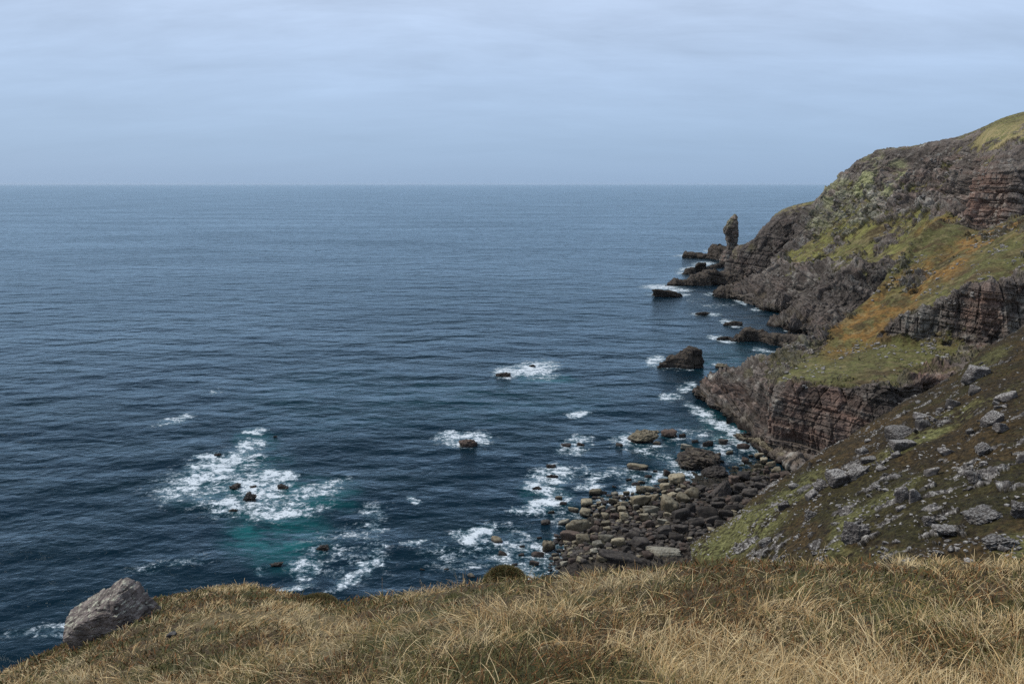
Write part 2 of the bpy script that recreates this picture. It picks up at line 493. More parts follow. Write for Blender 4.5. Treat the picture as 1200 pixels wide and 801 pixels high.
# ---- the middle headland: wave-cut ledge, lower cliff, green bench, block wall, orange bracken slope
g3 = G([
    [(840, 450, 'z-6', 1), (812, 458, 'z-4', 1), (846, 490, 'z-4', 1), (862, 520, 'z-4', 1), (900, 545, 'z-4', 1), (960, 565, 'z-4', 1), (1040, 600, 'z-4', 1), (1120, 640, 'z-4', 1), (1180, 660, 'z-4', 1), (1330, 700, 'z-4', 1)],
    [(845, 445, 'z-4', 1), (814, 455, 'z2', 1), (851, 484, 'z2', 1), (868, 508, 'z2.5', 1), (905, 534, 'z2.5', 1), (962, 555, 'z3', 1), (1040, 590, 'z4', 1), (1120, 620, 'z5', 1), (1180, 630, 'z5', 1), (1330, 650, 'z5', 1)],
    [(866, 446, 415, 1), (847, 439, 374, 1), (876, 470, 336, 1), (890, 512, 'z4', 1), (930, 527, 'z4', 1), (975, 540, 'z4', 1), (1040, 560, 'z4', 1), (1120, 560, 'z5', 1), (1180, 540, 'z8', 1), (1330, 520, 'z8', 1)],
    [(888, 440, 415, 1), (868, 432, 370, 1), (889, 452, 336, 1), (894, 482, 296.5, 1), (932, 490, 280.5, 1), (980, 497, 270.5, 1), (1040, 505, 256, 1), (1120, 500, 262, 1), (1180, 490, 258, 1), (1330, 460, 255, 1)],
    [(900, 436, 410, .9), (887, 422, 366, .9), (896, 440, 335, .95), (898, 454, 299, .95), (935, 452, 284, .95), (985, 452, 274, .95), (1038, 453, 263, .95), (1120, 442, 272, .9), (1180, 430, 268, .8), (1330, 400, 265, .8)],
    [(918, 432, 405, .6), (908, 416, 362, .75), (914, 427, 342, .6), (925, 438, 312, .3), (955, 436, 304, .2), (1000, 434, 297, .2), (1056, 431, 290, .45), (1120, 424, 292, .55), (1180, 416, 285, .4), (1330, 385, 280, .4)],
    [(968, 405, 405, .5), (958, 391, 366, .7), (964, 401, 355, .5), (976, 411, 346, .15), (1006, 411, 341, .15), (1049, 404, 335, .3), (1090, 405, 326, .3), (1127, 406, 318, .5), (1176, 402, 308, .6), (1330, 370, 296, .6)],
    [(994, 390, 410, .3), (984, 378, 371, .4), (990, 388, 361, .1), (1000, 396, 352, 0), (1022, 394, 348, 0), (1051, 371, 338, 1), (1090, 364, 330, 1), (1128, 341, 322, 1), (1175, 336, 314, 1), (1330, 300, 304, 1)],
    [(1032, 358, 425, .2), (1022, 346, 384, .3), (1030, 354, 377, .1), (1042, 354, 370, 0), (1066, 354, 362, .1), (1090, 340, 352, .3), (1122, 325, 348, .5), (1156, 308, 343, .4), (1200, 302, 334, .5), (1330, 268, 325, .5)],
    [(1056, 325, 440, .3), (1046, 315, 398, .5), (1056, 322, 390, .55), (1068, 325, 384, .6), (1090, 322, 376, .4), (1114, 312, 368, .1), (1142, 303, 362, 0), (1176, 290, 356, .35), (1222, 280, 346, .5), (1330, 252, 336, .5)],
    [(1080, 292, 455, .2), (1070, 283, 414, .2), (1080, 290, 408, .15), (1092, 294, 398, .1), (1112, 298, 390, .3), (1136, 290, 382, .2), (1164, 282, 374, .25), (1196, 266, 367, .3), (1242, 255, 356, .4), (1340, 235, 346, .4)],
    [(1112, 266, 475, .2), (1103, 256, 436, .2), (1112, 262, 430, .2), (1125, 264, 424, .2), (1148, 270, 414, .3), (1170, 262, 405, .4), (1192, 256, 396, .4), (1226, 244, 386, .4), (1280, 230, 376, .4), (1380, 205, 366, .4)],
    [(1118, 300, 500, .5), (1112, 290, 490, .5), (1122, 290, 490, .5), (1135, 290, 490, .5), (1158, 290, 480, .5), (1180, 285, 470, .5), (1205, 280, 460, .5), (1240, 270, 450, .5), (1290, 260, 440, .5), (1390, 240, 430, .5)],
])


for c_, v_ in ((5, .05), (6, .12), (7, .1), (8, .25)): g3[8, c_, 3] = v_
for c_, v_ in ((7, .1), (8, .3)): g3[9, c_, 3] = v_
g3 = ext(g3, 1.2)
g3 = ins(g3, 7, .22, {5: .2, 6: .15, 7: .2, 8: .3})
g3 = ins(g3, 4, .16, {2: .8, 3: .35, 4: .3, 5: .35, 6: .6})


def paint3(p, px, py, rm, v1, v2, v3, big, med, n, crack):
    red = blob(px, py, [(950, 490, 75, 45, 0, .62), (1150, 375, 30, 36, 0, .75), (1090, 440, 34, 14, 0, .7), (850, 455, 45, 20, 30, .35), (930, 520, 40, 10, 0, .3)])
    grey = blob(px, py, [(1080, 385, 40, 24, 0, .35), (925, 412, 40, 16, -30, .3), (1060, 325, 34, 18, -30, .55), (950, 475, 40, 14, 0, .05)])
    dark = blob(px, py, [(990, 465, 60, 20, 0, .25), (1000, 490, 40, 24, 0, .25), (885, 490, 16, 40, 0, .6), (860, 462, 36, 22, 30, .55)])
    c = rock_colour(p, v1, v2, v3, 300, crack, red=red, grey=grey - .12, dark=dark - .03)
    f = fbm(p / 1.6, 301, 5); f2 = fbm(p / 9., 302, 4)
    t = mix(np.broadcast_to(GREEN * .9, c.shape).copy(), BROWN, sst(-.05, .25, f2 + .3 * f))
    gr = blob(px, py, [(960, 430, 75, 26, -12, 1), (1070, 415, 60, 16, 0, 1), (1120, 350, 20, 14, 0, .7), (1170, 290, 40, 25, -30, .5)])
    t = mix(t, BRIGHT * np.array([1.05, .95, 1.0]), gr * sst(-.45, .15, f2 + .5 * f) * .9)
    orr = blob(px, py, [(1005, 388, 48, 22, -35), (1050, 350, 50, 22, -35), (1100, 315, 60, 17, -33), (1160, 275, 60, 15, -28), (1020, 366, 35, 14, -35)])
    t = mix(t, ORANGE, orr * sst(-.5, .05, f2 + .4 * f))
    t = mix(t, BROWN * .7, orr * sst(.02, .25, -f2 + .5 * f) * .75)
    t = mix(t, GREEN, sst(.05, .25, fbm(p / 5., 305, 4) + .3 * f) * orr * .7)
    t = mix(t, BROWN * .6, sst(.12, .3, fbm(p / 2.4, 306, 4)) * .55)
    t = mix(t, STRAW * .7, sst(.15, .35, fbm(p / 3.3, 307, 4)) * .5)
    t = t * (1 + .5 * f)[..., None]
    c = mix(c, t, 1 - rm)
    # turf and weed caught on the ledges
    led = sst(.55, .85, np.abs(n[..., 2])) * rm
    c = mix(c, GREEN * .8, led * sst(0, .3, med) * .5 * sst(8, 14, p[..., 2]))
    return tide(c, p, 31, 3.6)


o3, p3, px3, py3, n3 = terrain('middle_headland', g3, .8, 6.5, 31, paint3, rock_noise=.45, turf_amp=.35, row_amp=[1, 1.1, 1.1, 1, 1, 1, 1, 1, 1, 1, 1, 1, 1, .8, .4])

# ---- near heather slope
sx = [(835, 655, 215), (811, 636, 183), (854, 612, 186), (890, 577, 190), (927, 555, 195), (963, 529, 200), (1003, 507, 206), (1039, 485, 212), (1075, 462, 220), (1118, 440, 228), (1147, 414, 236), (1200, 384, 246), (1310, 330, 262)]
bx = [(835, 690, 200), (812, 664, 170), (866, 664, 150), (910, 664, 134), (950, 664, 121), (985, 664, 112), (1020, 664, 106), (1056, 664, 100), (1090, 664, 96), (1130, 664, 92), (1160, 664, 89), (1210, 664, 86), (1330, 664, 82)]


def lerpP(a, b, t, up):
    pa = P(*a); pb = P(*b); q = pa * (1 - t) + pb * t; q[2] += up
    return np.append(q, 0.)


rows2 = []
sx.append((1480, 258, 290)); bx.append((1700, 664, 78))
sx.append((1750, 190, 330)); bx.append((2500, 664, 72))
# the gully floor runs back under the near hill
low = []
for b in bx:
    q = P(*b); z_ = max(q[2] - 3, -4); low.append(np.array([q[0] * .6, 15 + (88 - z_) / 1.48 - 10, z_, 0.]))
rows2.append(low)
rows2.append([np.append(P(*b), 0.) for b in bx])
for t, up in ((.35, .6), (.7, 1.0)):
    rows2.append([lerpP(b, s, t, up if k > 1 else 0) for k, (b, s) in enumerate(zip(bx, sx))])
rows2.append([np.append(P(*s), 0.) for s in sx])
rows2.append([np.append(P(s[0] + 6, s[1] + 14, s[2] + 16), 0.) for s in sx])
rows2.append([np.append(P(s[0] + 12, s[1] + 60, s[2] + 22), 0.) for s in sx])
g2 = np.array(rows2)


def paint2(p, px, py, rm, v1, v2, v3, big, med, n, crack):
    f = fbm(p / .9, 201, 5); f2 = fbm(p / 6., 202, 5); f3 = fbm(p / 22., 203, 3)
    c = np.broadcast_to(np.array([.050, .034, .018]), p.shape).copy()
    c = mix(c, (.080, .050, .023), sst(-.2, .3, f2))
    c = mix(c, (.046, .041, .016), sst(.0, .3, f3 + .4 * f) * .7)
    c = mix(c, (.030, .022, .013), sst(.1, .4, -f) * .8)
    gs = blob(px, py, [(1090, 505, 70, 10, -28), (985, 625, 14, 40, 25, .8), (870, 625, 60, 22, -35, .9), (1150, 475, 60, 7, -25, .6), (835, 645, 30, 14, 0, 1),
                       (1190, 640, 30, 16, 0, .8), (1030, 590, 60, 8, -30, .6), (925, 580, 50, 12, -33, .7), (1010, 650, 60, 10, 0, .4), (1160, 420, 30, 8, -30, .5)])
    tg = mix(np.broadcast_to(np.array([.105, .098, .036]), p.shape).copy(), (.18, .165, .068), sst(-.2, .3, f + .5 * f2))
    c = mix(c, tg, gs * sst(-.4, .15, f2 + .7 * f))
    c = c * (.80 + .5 * fbm(p / .45, 206, 2))[..., None] * np.array([.93, 1., .95])
    st = mix(np.broadcast_to(np.array([.070, .063, .058]), p.shape).copy(), (.185, .172, .158), sst(-.1, .25, f + .5 * (v3 - .5)))
    st = mix(st, (.36, .345, .32), sst(.27, .38, fbm(p / .6, 207, 3) + .25 * f2))
    return mix(c, st, rm)


def rock2(p):
    q = np.stack([p[..., 0] / 5., p[..., 1] / 3.2, p[..., 2] / 2.6], -1)
    a_ = fbm(q, 211, 5) + .35 * fbm(p / 22., 212, 2)
    return .12 + .8 * sst(.33, .45, a_)


g2s = g2.copy()
o2, p2, px2, py2, n2 = terrain('heather_slope', g2s, .95, 2.4, 21, paint2, rock_noise=.12, mat=M_HEATH, turf_amp=.55, rock_fn=rock2, row_amp=[.4] * 7)

# ---- beach bed under the boulders
shore = np.array([(560, 760), (625, 712), (650, 672), (664, 625), (690, 592), (735, 575), (770, 572), (800, 552), (830, 545), (862, 538), (890, 527), (930, 540), (985, 560)], float)
by = np.concatenate([np.arange(505, 735, 1.6), np.arange(735, 1240, 9.)]); bxg = np.arange(540, 1000, 1.6)
PX, PY = np.meshgrid(bxg, by)
ys = np.interp(PX, shore[:, 0], shore[:, 1])
inl = (PY - ys) / 60.
bz = -1.7 + np.clip(inl * 4.2 + .8, -2.5, 5.5)
bp_ = PZ(PX, PY, 0.)
bz = bz + .6 * fbm(bp_ / 4., 61, 4) + 1.0 * (blocks(bp_ + .6 * fbm(bp_ / 2., 66, 2)[..., None], (1.9, 1.9, 50.), 67)[0] - .6) + .5 * fbm(bp_ / 1., 62, 3)
bp_[..., 2] = bz
bc = mix(np.broadcast_to(np.array([.040, .034, .029]), bp_.shape).copy(), (.085, .073, .056), sst(0, .4, fbm(bp_ / 1.3, 63, 4)))
bc = mix(bc, (.028, .026, .020), 1 - sst(.2, 1.4, bz))
bc = mix(bc, (.035, .06, .012), blob(PX, PY, [(700, 650, 18, 8, 0, .8), (900, 550, 40, 12, 0, .45), (668, 655, 14, 6, 0, .6)]) * sst(-.1, .3, fbm(bp_ / 2., 65, 4)))
link('beach', make_mesh('beach', bp_, grid_faces(*bp_.shape[:2]), bc), M_HEATH, kind='structure')

# ---------------------------------------------------------------- sea
sy = np.concatenate([[216.12, 216.3, 216.6, 217.0, 217.6, 218.4, 219.4, 220.6, 222, 224, 226.5], np.arange(229, 330, 1.5), np.arange(330, 820, 1.25)])
sxs = np.concatenate([np.arange(-700, -40, 8.), np.arange(-40, 960, 1.5), np.arange(960, 1900, 10.)])
SX, SY = np.meshgrid(sxs, sy)
sp = PZ(SX, SY, 0.)
d = sp[..., 1]
swell = .30 * fbm(np.stack([sp[..., 0] / 16 + sp[..., 1] / 60, sp[..., 1] / 9 - sp[..., 0] / 30, d * 0], -1), 71, 3) + .16 * fbm(np.stack([sp[..., 0] / 5., sp[..., 1] / 3.2, d * 0], -1), 72, 2)
sp[..., 2] = swell * (1 - sst(350, 900, d))
# white water, as patches at their places round the reefs and the shore
FOAM = [
    (215, 572, 34, 12, -18, .9), (245, 552, 30, 16, -20, .95), (268, 545, 26, 12, -25, 1), (292, 524, 16, 9, -20, .9), (303, 506, 15, 4, 0, .95), (238, 535, 14, 4, 0, .9),
    (300, 572, 40, 16, 0, .92), (325, 556, 20, 7, 0, 1.05), (285, 590, 40, 12, 0, .9), (325, 598, 42, 9, 5, .95), (360, 578, 42, 9, -12, .82), (260, 600, 14, 7, -30, .7), (390, 565, 18, 6, -10, .7),
    (310, 592, 80, 20, 0, .62), (250, 560, 75, 28, -15, .6),
    (598, 437, 24, 7, 0, .95), (628, 433, 30, 9, -6, 1.0), (640, 441, 22, 6, 0, .7), (545, 514, 36, 11, 0, .82), (560, 513, 17, 8, 10, .95), (530, 511, 14, 8, 0, .9), (548, 521, 20, 4, 0, .8),
    (676, 521, 21, 11, -10, .8), (678, 485, 14, 5, -5, .95), (202, 492, 24, 5, -18, .72), (250, 459, 8, 3, 0, .6),
    (650, 556, 28, 13, 0, .8), (638, 573, 28, 12, 10, .85), (640, 590, 28, 9, -20, .98), (655, 552, 18, 7, 0, .95), (626, 573, 14, 6, 0, .9), (605, 600, 12, 5, 0, .7),
    (556, 622, 28, 9, -14, .98), (560, 627, 24, 8, -25, .9), (635, 648, 34, 22, 0, .72), (655, 640, 22, 12, 0, .78), (668, 655, 22, 8, 0, .8), (620, 668, 25, 14, 0, .65),
    (540, 650, 60, 26, 0, .44), (590, 640, 50, 30, 0, .55),
    (430, 662, 22, 7, -50, .8), (410, 680, 26, 7, -28, .85), (443, 650, 8, 14, 10, .6), (360, 668, 22, 9, -25, .72), (345, 688, 24, 5, -10, .8), (376, 645, 11, 6, -30, .85), (352, 662, 10, 6, 0, .8), (305, 667, 10, 5, 20, .6),
    (483, 585, 8, 6, 0, .85), (438, 600, 24, 14, 0, .57), (440, 617, 16, 8, 0, .6), (485, 634, 18, 5, -8, .8), (420, 630, 40, 20, 0, .45), (400, 655, 60, 40, 0, .40), (60, 738, 70, 8, -5, .46), (200, 660, 60, 8, -10, .45), (85, 735, 30, 4, 0, .48),
    (735, 512, 14, 8, 0, .85), (728, 516, 14, 5, 0, .7), (760, 530, 16, 6, 10, .7), (782, 534, 12, 5, 0, .6), (690, 550, 26, 10, 0, .45), (755, 520, 40, 10, 0, .5),
    (775, 562, 46, 12, 5, .74), (745, 575, 36, 10, -10, .78), (730, 552, 26, 10, 0, .62), (795, 545, 18, 12, 20, .72), (815, 558, 20, 6, 20, .8), (722, 585, 24, 10, 0, .75), (705, 560, 20, 8, -20, .6), (695, 568, 14, 5, -25, .85),
    (700, 602, 14, 8, 0, .7), (714, 617, 12, 6, 20, .75), (685, 605, 16, 12, 0, .55), (773, 590, 14, 8, 0, .65), (660, 600, 30, 20, 0, .48),
    (804, 454, 14, 6, 0, .8), (790, 465, 18, 5, 0, .8), (822, 483, 22, 7, 20, .82), (842, 497, 16, 6, 40, .95), (858, 510, 18, 6, 40, .9), (878, 523, 22, 7, 25, .8), (850, 525, 30, 12, 20, .62), (832, 512, 30, 10, 20, .5), (800, 510, 40, 12, 0, .42), (868, 540, 26, 8, 10, .6), (895, 530, 12, 5, 20, .7),
    (768, 423, 12, 6, -15, .98), (774, 430, 14, 3, 0, .7), (842, 427, 8, 3, 0, .6), (805, 432, 16, 2.5, 0, .5),
    (775, 336, 22, 3.5, 0, 1.0), (795, 340, 18, 2.5, 0, .95), (768, 345, 14, 2.5, 0, .7), (802, 346, 10, 2, 0, .9), (838, 345, 16, 3, 0, .65), (868, 354, 9, 3, 25, .85), (888, 362, 8, 2.5, 0, .7),
    (808, 299, 18, 1.8, -3, .95), (838, 294, 14, 2.0, 0, 1.0), (812, 314, 20, 2.6, -6, .9), (826, 309, 14, 2.4, 0, .95), (800, 320, 10, 1.8, 0, .8), (838, 324, 8, 2, 0, .7), (808, 333, 12, 2, 0, .6),
    (825, 367, 20, 2.5, 0, .6), (836, 368, 9, 2.5, 0, .85), (816, 368, 8, 2, 0, .8), (852, 377, 12, 3, 0, .9), (862, 382, 9, 2, 0, .8), (843, 397, 12, 3, 10, .95), (853, 401, 10, 2.5, 0, .9), (893, 410, 12, 3, 10, .75), (905, 412, 10, 2, 0, .6),
    (840, 358, 30, 3, 0, .45), (815, 352, 18, 3, 0, .42), (924, 387, 8, 2, 0, .7), (730, 327, 8, 2, 0, .4), (905, 378, 6, 2, 0, .6),
]
TEAL = [(325, 632, 62, 34, 0, .8), (340, 585, 75, 26, -5, .95), (270, 560, 70, 26, -15, .7), (300, 520, 26, 18, 0, .5), (640, 444, 36, 7, 0, .7), (560, 470, 150, 26, 0, .18), (860, 425, 50, 22, 0, .3), (400, 470, 120, 40, 0, .12),
        (845, 500, 30, 14, 40, .6), (640, 580, 30, 20, 0, .35), (790, 520, 60, 30, 0, .15)]
far = SY < 214


def foam_field(px, py):
    v = np.zeros_like(px)
    for b in FOAM:
        cx, cy, rx, ry, rot, s = b
        m = (np.abs(px - cx) < 2.4 * max(rx, ry)) & (np.abs(py - cy) < 2.4 * max(rx, ry))
        dx = px[m] - cx; dy = py[m] - cy; r = math.radians(rot)
        a = dx * math.cos(r) + dy * math.sin(r); c = -dx * math.sin(r) + dy * math.cos(r)
        q = np.sqrt((a / rx) ** 2 + (c / ry) ** 2)
        v[m] = np.maximum(v[m], s * (1 - sst(.3, 1.7, q)))
    return v


wx = 12 * fbm(np.stack([SX / 26, SY / 14, SX * 0], -1), 81, 3) + 5 * fbm(np.stack([SX / 9, SY / 5, SX * 0], -1), 83, 2)
wy = 5 * fbm(np.stack([SX / 26, SY / 14, SX * 0 + 9], -1), 82, 3)
k = sst(300, 500, SY)
foam = foam_field(SX + wx * (.25 + .75 * k), SY + wy * (.1 + .9 * k))
teal = blob(SX + wx, SY + wy, TEAL)

M_SEA, nt, b = nmat('sea_water')
tc = node(nt, 'ShaderNodeTexCoord')
def mapped(sx_, sy_, rot=0.):
    m = node(nt, 'ShaderNodeMapping'); m.inputs['Scale'].default_value = (sx_, sy_, 1.); m.inputs['Rotation'].default_value = (0, 0, rot)
    nt.links.new(tc.outputs['Object'], m.inputs['Vector']); return m.outputs[0]
def snoise(vec, scale, det=4., r=.55, dist=0.):
    n = node(nt, 'ShaderNodeTexNoise', Scale=scale, Detail=det, Roughness=r, Distortion=dist)
    nt.links.new(vec, n.inputs['Vector']); return n.outputs['Fac']
fa = node(nt, 'ShaderNodeAttribute', attribute_name='foam').outputs['Fac']
ta = node(nt, 'ShaderNodeAttribute', attribute_name='teal').outputs['Fac']
v1_ = mapped(1., 1.35, .35)
lace = snoise(v1_, .42, 7., .62, 1.1)
lace = math_n(nt, 'ABSOLUTE', math_n(nt, 'SUBTRACT', lace, .5))        # bright along the threads
lace = math_n(nt, 'SUBTRACT', 1., math_n(nt, 'MULTIPLY', lace, 7.))
grain = snoise(v1_, .16, 8., .68)
grain2 = snoise(mapped(1.1, 1., .5), .5, 6., .68, .8)
lace2 = snoise(v1_, 1.1, 5., .6, .9)
lace2 = math_n(nt, 'SUBTRACT', 1., math_n(nt, 'MULTIPLY', math_n(nt, 'ABSOLUTE', math_n(nt, 'SUBTRACT', lace2, .5)), 8.))
fs = math_n(nt, 'ADD', math_n(nt, 'MULTIPLY', fa, .83), math_n(nt, 'MULTIPLY', math_n(nt, 'SUBTRACT', grain, .5), 2.6))
fs = math_n(nt, 'ADD', fs, math_n(nt, 'MULTIPLY', math_n(nt, 'SUBTRACT', grain2, .5), 1.9))
fs = math_n(nt, 'ADD', fs, math_n(nt, 'MULTIPLY', lace, .22))
fs = math_n(nt, 'ADD', fs, math_n(nt, 'MULTIPLY', lace2, .16))
ff = ramp(nt, fs, [(.60, 0.), (.74, .16), (.90, .5), (1.12, 1.)])
ff = math_n(nt, 'MULTIPLY', ff, ramp(nt, fa, [(.12, 0.), (.4, 1.)]))
tn_ = math_n(nt, 'MULTIPLY', ta, ramp(nt, snoise(mapped(1., 1.8, .4), .09, 6., .65, .5), [(.38, .12), (.60, 1.)]))
wcol = mixc(nt, tn_, (.0034, .0150, .0270), (.012, .115, .120))
big_ = snoise(mapped(1., 2.2, .2), .012, 4., .5)
wcol = mixc(nt, ramp(nt, big_, [(.4, 0.), (.65, .6)]), wcol, (.004, .016, .022))
thin = ramp(nt, fs, [(.35, 0.), (.8, .5)])
wcol = mixc(nt, math_n(nt, 'MULTIPLY', thin, ramp(nt, fa, [(.2, 0.), (.7, 1.)])), wcol, (.05, .16, .19))
col = mixc(nt, ff, wcol, (.62, .68, .72))
b.inputs['Roughness'].default_value = .8; b.inputs['Specular IOR Level'].default_value = 0.
nt.links.new(col, b.inputs['Base Color'])
gl = node(nt, 'ShaderNodeBsdfGlossy', Roughness=.16); gl.inputs['Color'].default_value = (.79, .93, 1., 1)
fr = node(nt, 'ShaderNodeFresnel', IOR=1.33)
mx = node(nt, 'ShaderNodeMixShader')
lanes = ramp(nt, snoise(mapped(.35, 1., .3), .007, 5., .6, .6), [(.3, .80), (.7, 1.16)])
rf_ = math_n(nt, 'MINIMUM', math_n(nt, 'MULTIPLY', math_n(nt, 'POWER', fr.outputs[0], 1.75), 1.9), .69)
rf_ = math_n(nt, 'MULTIPLY', rf_, lanes)
nt.links.new(math_n(nt, 'MULTIPLY', rf_, math_n(nt, 'SUBTRACT', 1., math_n(nt, 'MULTIPLY', ff, .85))), mx.inputs[0])
nt.links.new(b.outputs[0], mx.inputs[1]); nt.links.new(gl.outputs[0], mx.inputs[2])
nt.links.new(mx.outputs[0], [n for n in nt.nodes if n.type == 'OUTPUT_MATERIAL'][0].inputs[0])
w1 = snoise(mapped(1., 1.7, .45), .06, 3., .5)
w2 = snoise(mapped(1., 1.45, .62), .26, 5., .62, .3)
w3 = snoise(mapped(1., 1.3, -.3), 1.2, 3., .6)
hgt = math_n(nt, 'ADD', math_n(nt, 'ADD', math_n(nt, 'MULTIPLY', w1, 4.0), math_n(nt, 'MULTIPLY', snoise(mapped(1., 1.9, .35), .02, 2., .5), 9.)), math_n(nt, 'ADD', math_n(nt, 'MULTIPLY', w2, .95), math_n(nt, 'MULTIPLY', w3, .12)))
hgt = math_n(nt, 'ADD', hgt, math_n(nt, 'MULTIPLY', ff, .35))
bpn = node(nt, 'ShaderNodeBump', Strength=.62, Distance=1.)
nt.links.new(hgt, bpn.inputs['Height']); nt.links.new(bpn.outputs[0], b.inputs['Normal']); nt.links.new(bpn.outputs[0], gl.inputs['Normal']); nt.links.new(bpn.outputs[0], fr.inputs['Normal'])
link('sea', make_mesh('sea', sp, grid_faces(*sp.shape[:2])[:, ::-1], smooth=True, attrs={'foam': foam, 'teal': teal}), M_SEA, kind='structure')


# ---------------------------------------------------------------- rocks
def ico(sub):
    import bmesh
    bm = bmesh.new(); bmesh.ops.create_icosphere(bm, subdivisions=sub, radius=1.)
    v = np.array([x.co[:] for x in bm.verts]); f = np.array([[q.index for q in x.verts] for x in bm.faces]); bm.free()
    return v / np.linalg.norm(v, axis=1, keepdims=True), f


ICO = {s: ico(s) for s in (3, 4, 5, 6)}


def rock_shape(seed, sub=4, planes=13, sharp=11., rough=.06, strata=0., flat=.0, taper=0.):
    """rounded polyhedral rock: soft minimum over random support planes, then weathering; unit size"""
    r = np.random.default_rng(seed)
    v, f = ICO[sub]
    n = r.normal(size=(planes, 3)); n /= np.linalg.norm(n, axis=1, keepdims=True)
    n = np.concatenate([n, np.eye(3), -np.eye(3)])
    dd = np.concatenate([r.uniform(.72, 1.05, planes), r.uniform(.86, 1.08, 6)])
    if flat: dd[planes + 2] = 1 - flat
    a = np.maximum(v @ n.T / dd, 0)
    rad = (a ** sharp).sum(1) ** (-1 / sharp)
    p = v * rad[:, None]
    o = r.uniform(0, 50, 3)
    p = p * (1 + rough * 1.6 * fbm(p * 1.6 + o, seed, 4) + rough * .8 * fbm(p * 5 + o, seed + 3, 3))[:, None]
    if strata:
        bv, be = blocks(p + .12 * np.stack([fbm(p * 2 + o, seed + q, 3) for q in range(3)], -1) + o, (.7, .7, .26), seed)
        bv2, be2 = blocks(p + o * .7, (.33, .33, .12), seed + 4)
        p = p * (1 + strata * ((bv - .5) * 1. + (bv2 - .5) * .45 - (1 - sst(0, .1, be)) * .4))[:, None]
    if taper: p[:, :2] *= (1 - taper * np.clip((p[:, 2:3] + 1) / 2, 0, 1)); p[:, 0] += taper * .35 * p[:, 2]
    lo = p.min(0); hi = p.max(0)
    return (p - (lo + hi) / 2) / ((hi - lo) / 2), f


PROTO = []
for s in range(14):
    p_, f_ = rock_shape(900 + s, 4, planes=7 + s % 5, sharp=9. + (s * 37 % 11), rough=.10, strata=.07 if s % 3 == 0 else 0.)
    PROTO.append((p_, f_))


def mesh_for(kind, mat, cache={}):
    k = (kind, mat.name)
    if k not in cache:
        me = make_mesh('boulder', *PROTO[kind], smooth=False)
        me.polygons.foreach_set('use_smooth', np.ones(len(me.polygons), bool))
        me.materials.append(mat); cache[k] = me
    return cache[k]


MATS = {'t': M_TAN, 'b': M_BROWN, 'd': M_DARK, 'p': M_PALE, 's': M_SKER}
TONE = {'t': 'tan', 'b': 'red brown', 'd': 'dark', 'p': 'pale'}
placed = []      # (px, py, w, h, tone, object, label-or-None)


def size_of(px, py, w, h, z0, lo=.5):
    """width, depth, height in metres for a rock that shows w x h photo pixels, standing on height z0"""
    c = PZ(px, py + h * .5, z0)
    m = np.linalg.norm(c - [0, 0, H]) / F
    dep = math.asin(min(.99, (H - z0) / np.linalg.norm(c - [0, 0, H])))
    W = w * m; L = W * .85
    hh = (h * m - L * math.sin(dep) * .75) / math.cos(dep)
    hh = max(hh, lo * W)
    if hh == lo * W: L = max(.35 * W, min(L, (h * m - hh * math.cos(dep)) / math.sin(dep)))
    return c, W, L, hh


def ground(px, py):
    ysh = np.interp(px, shore[:, 0], shore[:, 1])
    return float(np.clip(-1.7 + np.clip((py - ysh) / 60. * 4.2 + 1.5, -2.5, 5.5), -.3, 4))


def boulder(px, py, w, h, tone, label=None, seed=None, own=None, name='boulder', cat='boulder', group='boulders on the beach', z0=None, yaw=None):
    r = np.random.default_rng(int(px * 31 + py * 17))
    g0 = ground(px, py + h * .3) if z0 is None else z0
    c, W, L, hh = size_of(px, py, w, h, g0, .5 if own is None else .26)
    if own is None:
        me = mesh_for(int(r.integers(len(PROTO))), MATS[tone])
    else:
        p_, f_ = rock_shape(int(px * 7 + py), **own)
        me = make_mesh(name, p_, f_, smooth=own.get('strata', 0) == 0); me.materials.append(MATS[tone])
    o = bpy.data.objects.new(name, me); C.objects.link(o)
    sink = (.24 if cat == 'boulder' else .42) * hh
    o.scale = (W / 2, L / 2, hh * .62)
    o.rotation_euler = (r.uniform(-.18, .18), r.uniform(-.18, .18), yaw if yaw is not None else r.uniform(-.35, .35) + (math.pi if r.random() < .5 else 0))
    o.location = (c[0], c[1] + L * .5, g0 + hh * .62 - sink)
    o['category'] = cat; o['group'] = group
    if label: o['label'] = label
    placed.append([px, py, w, h, tone, o, label])
    return o


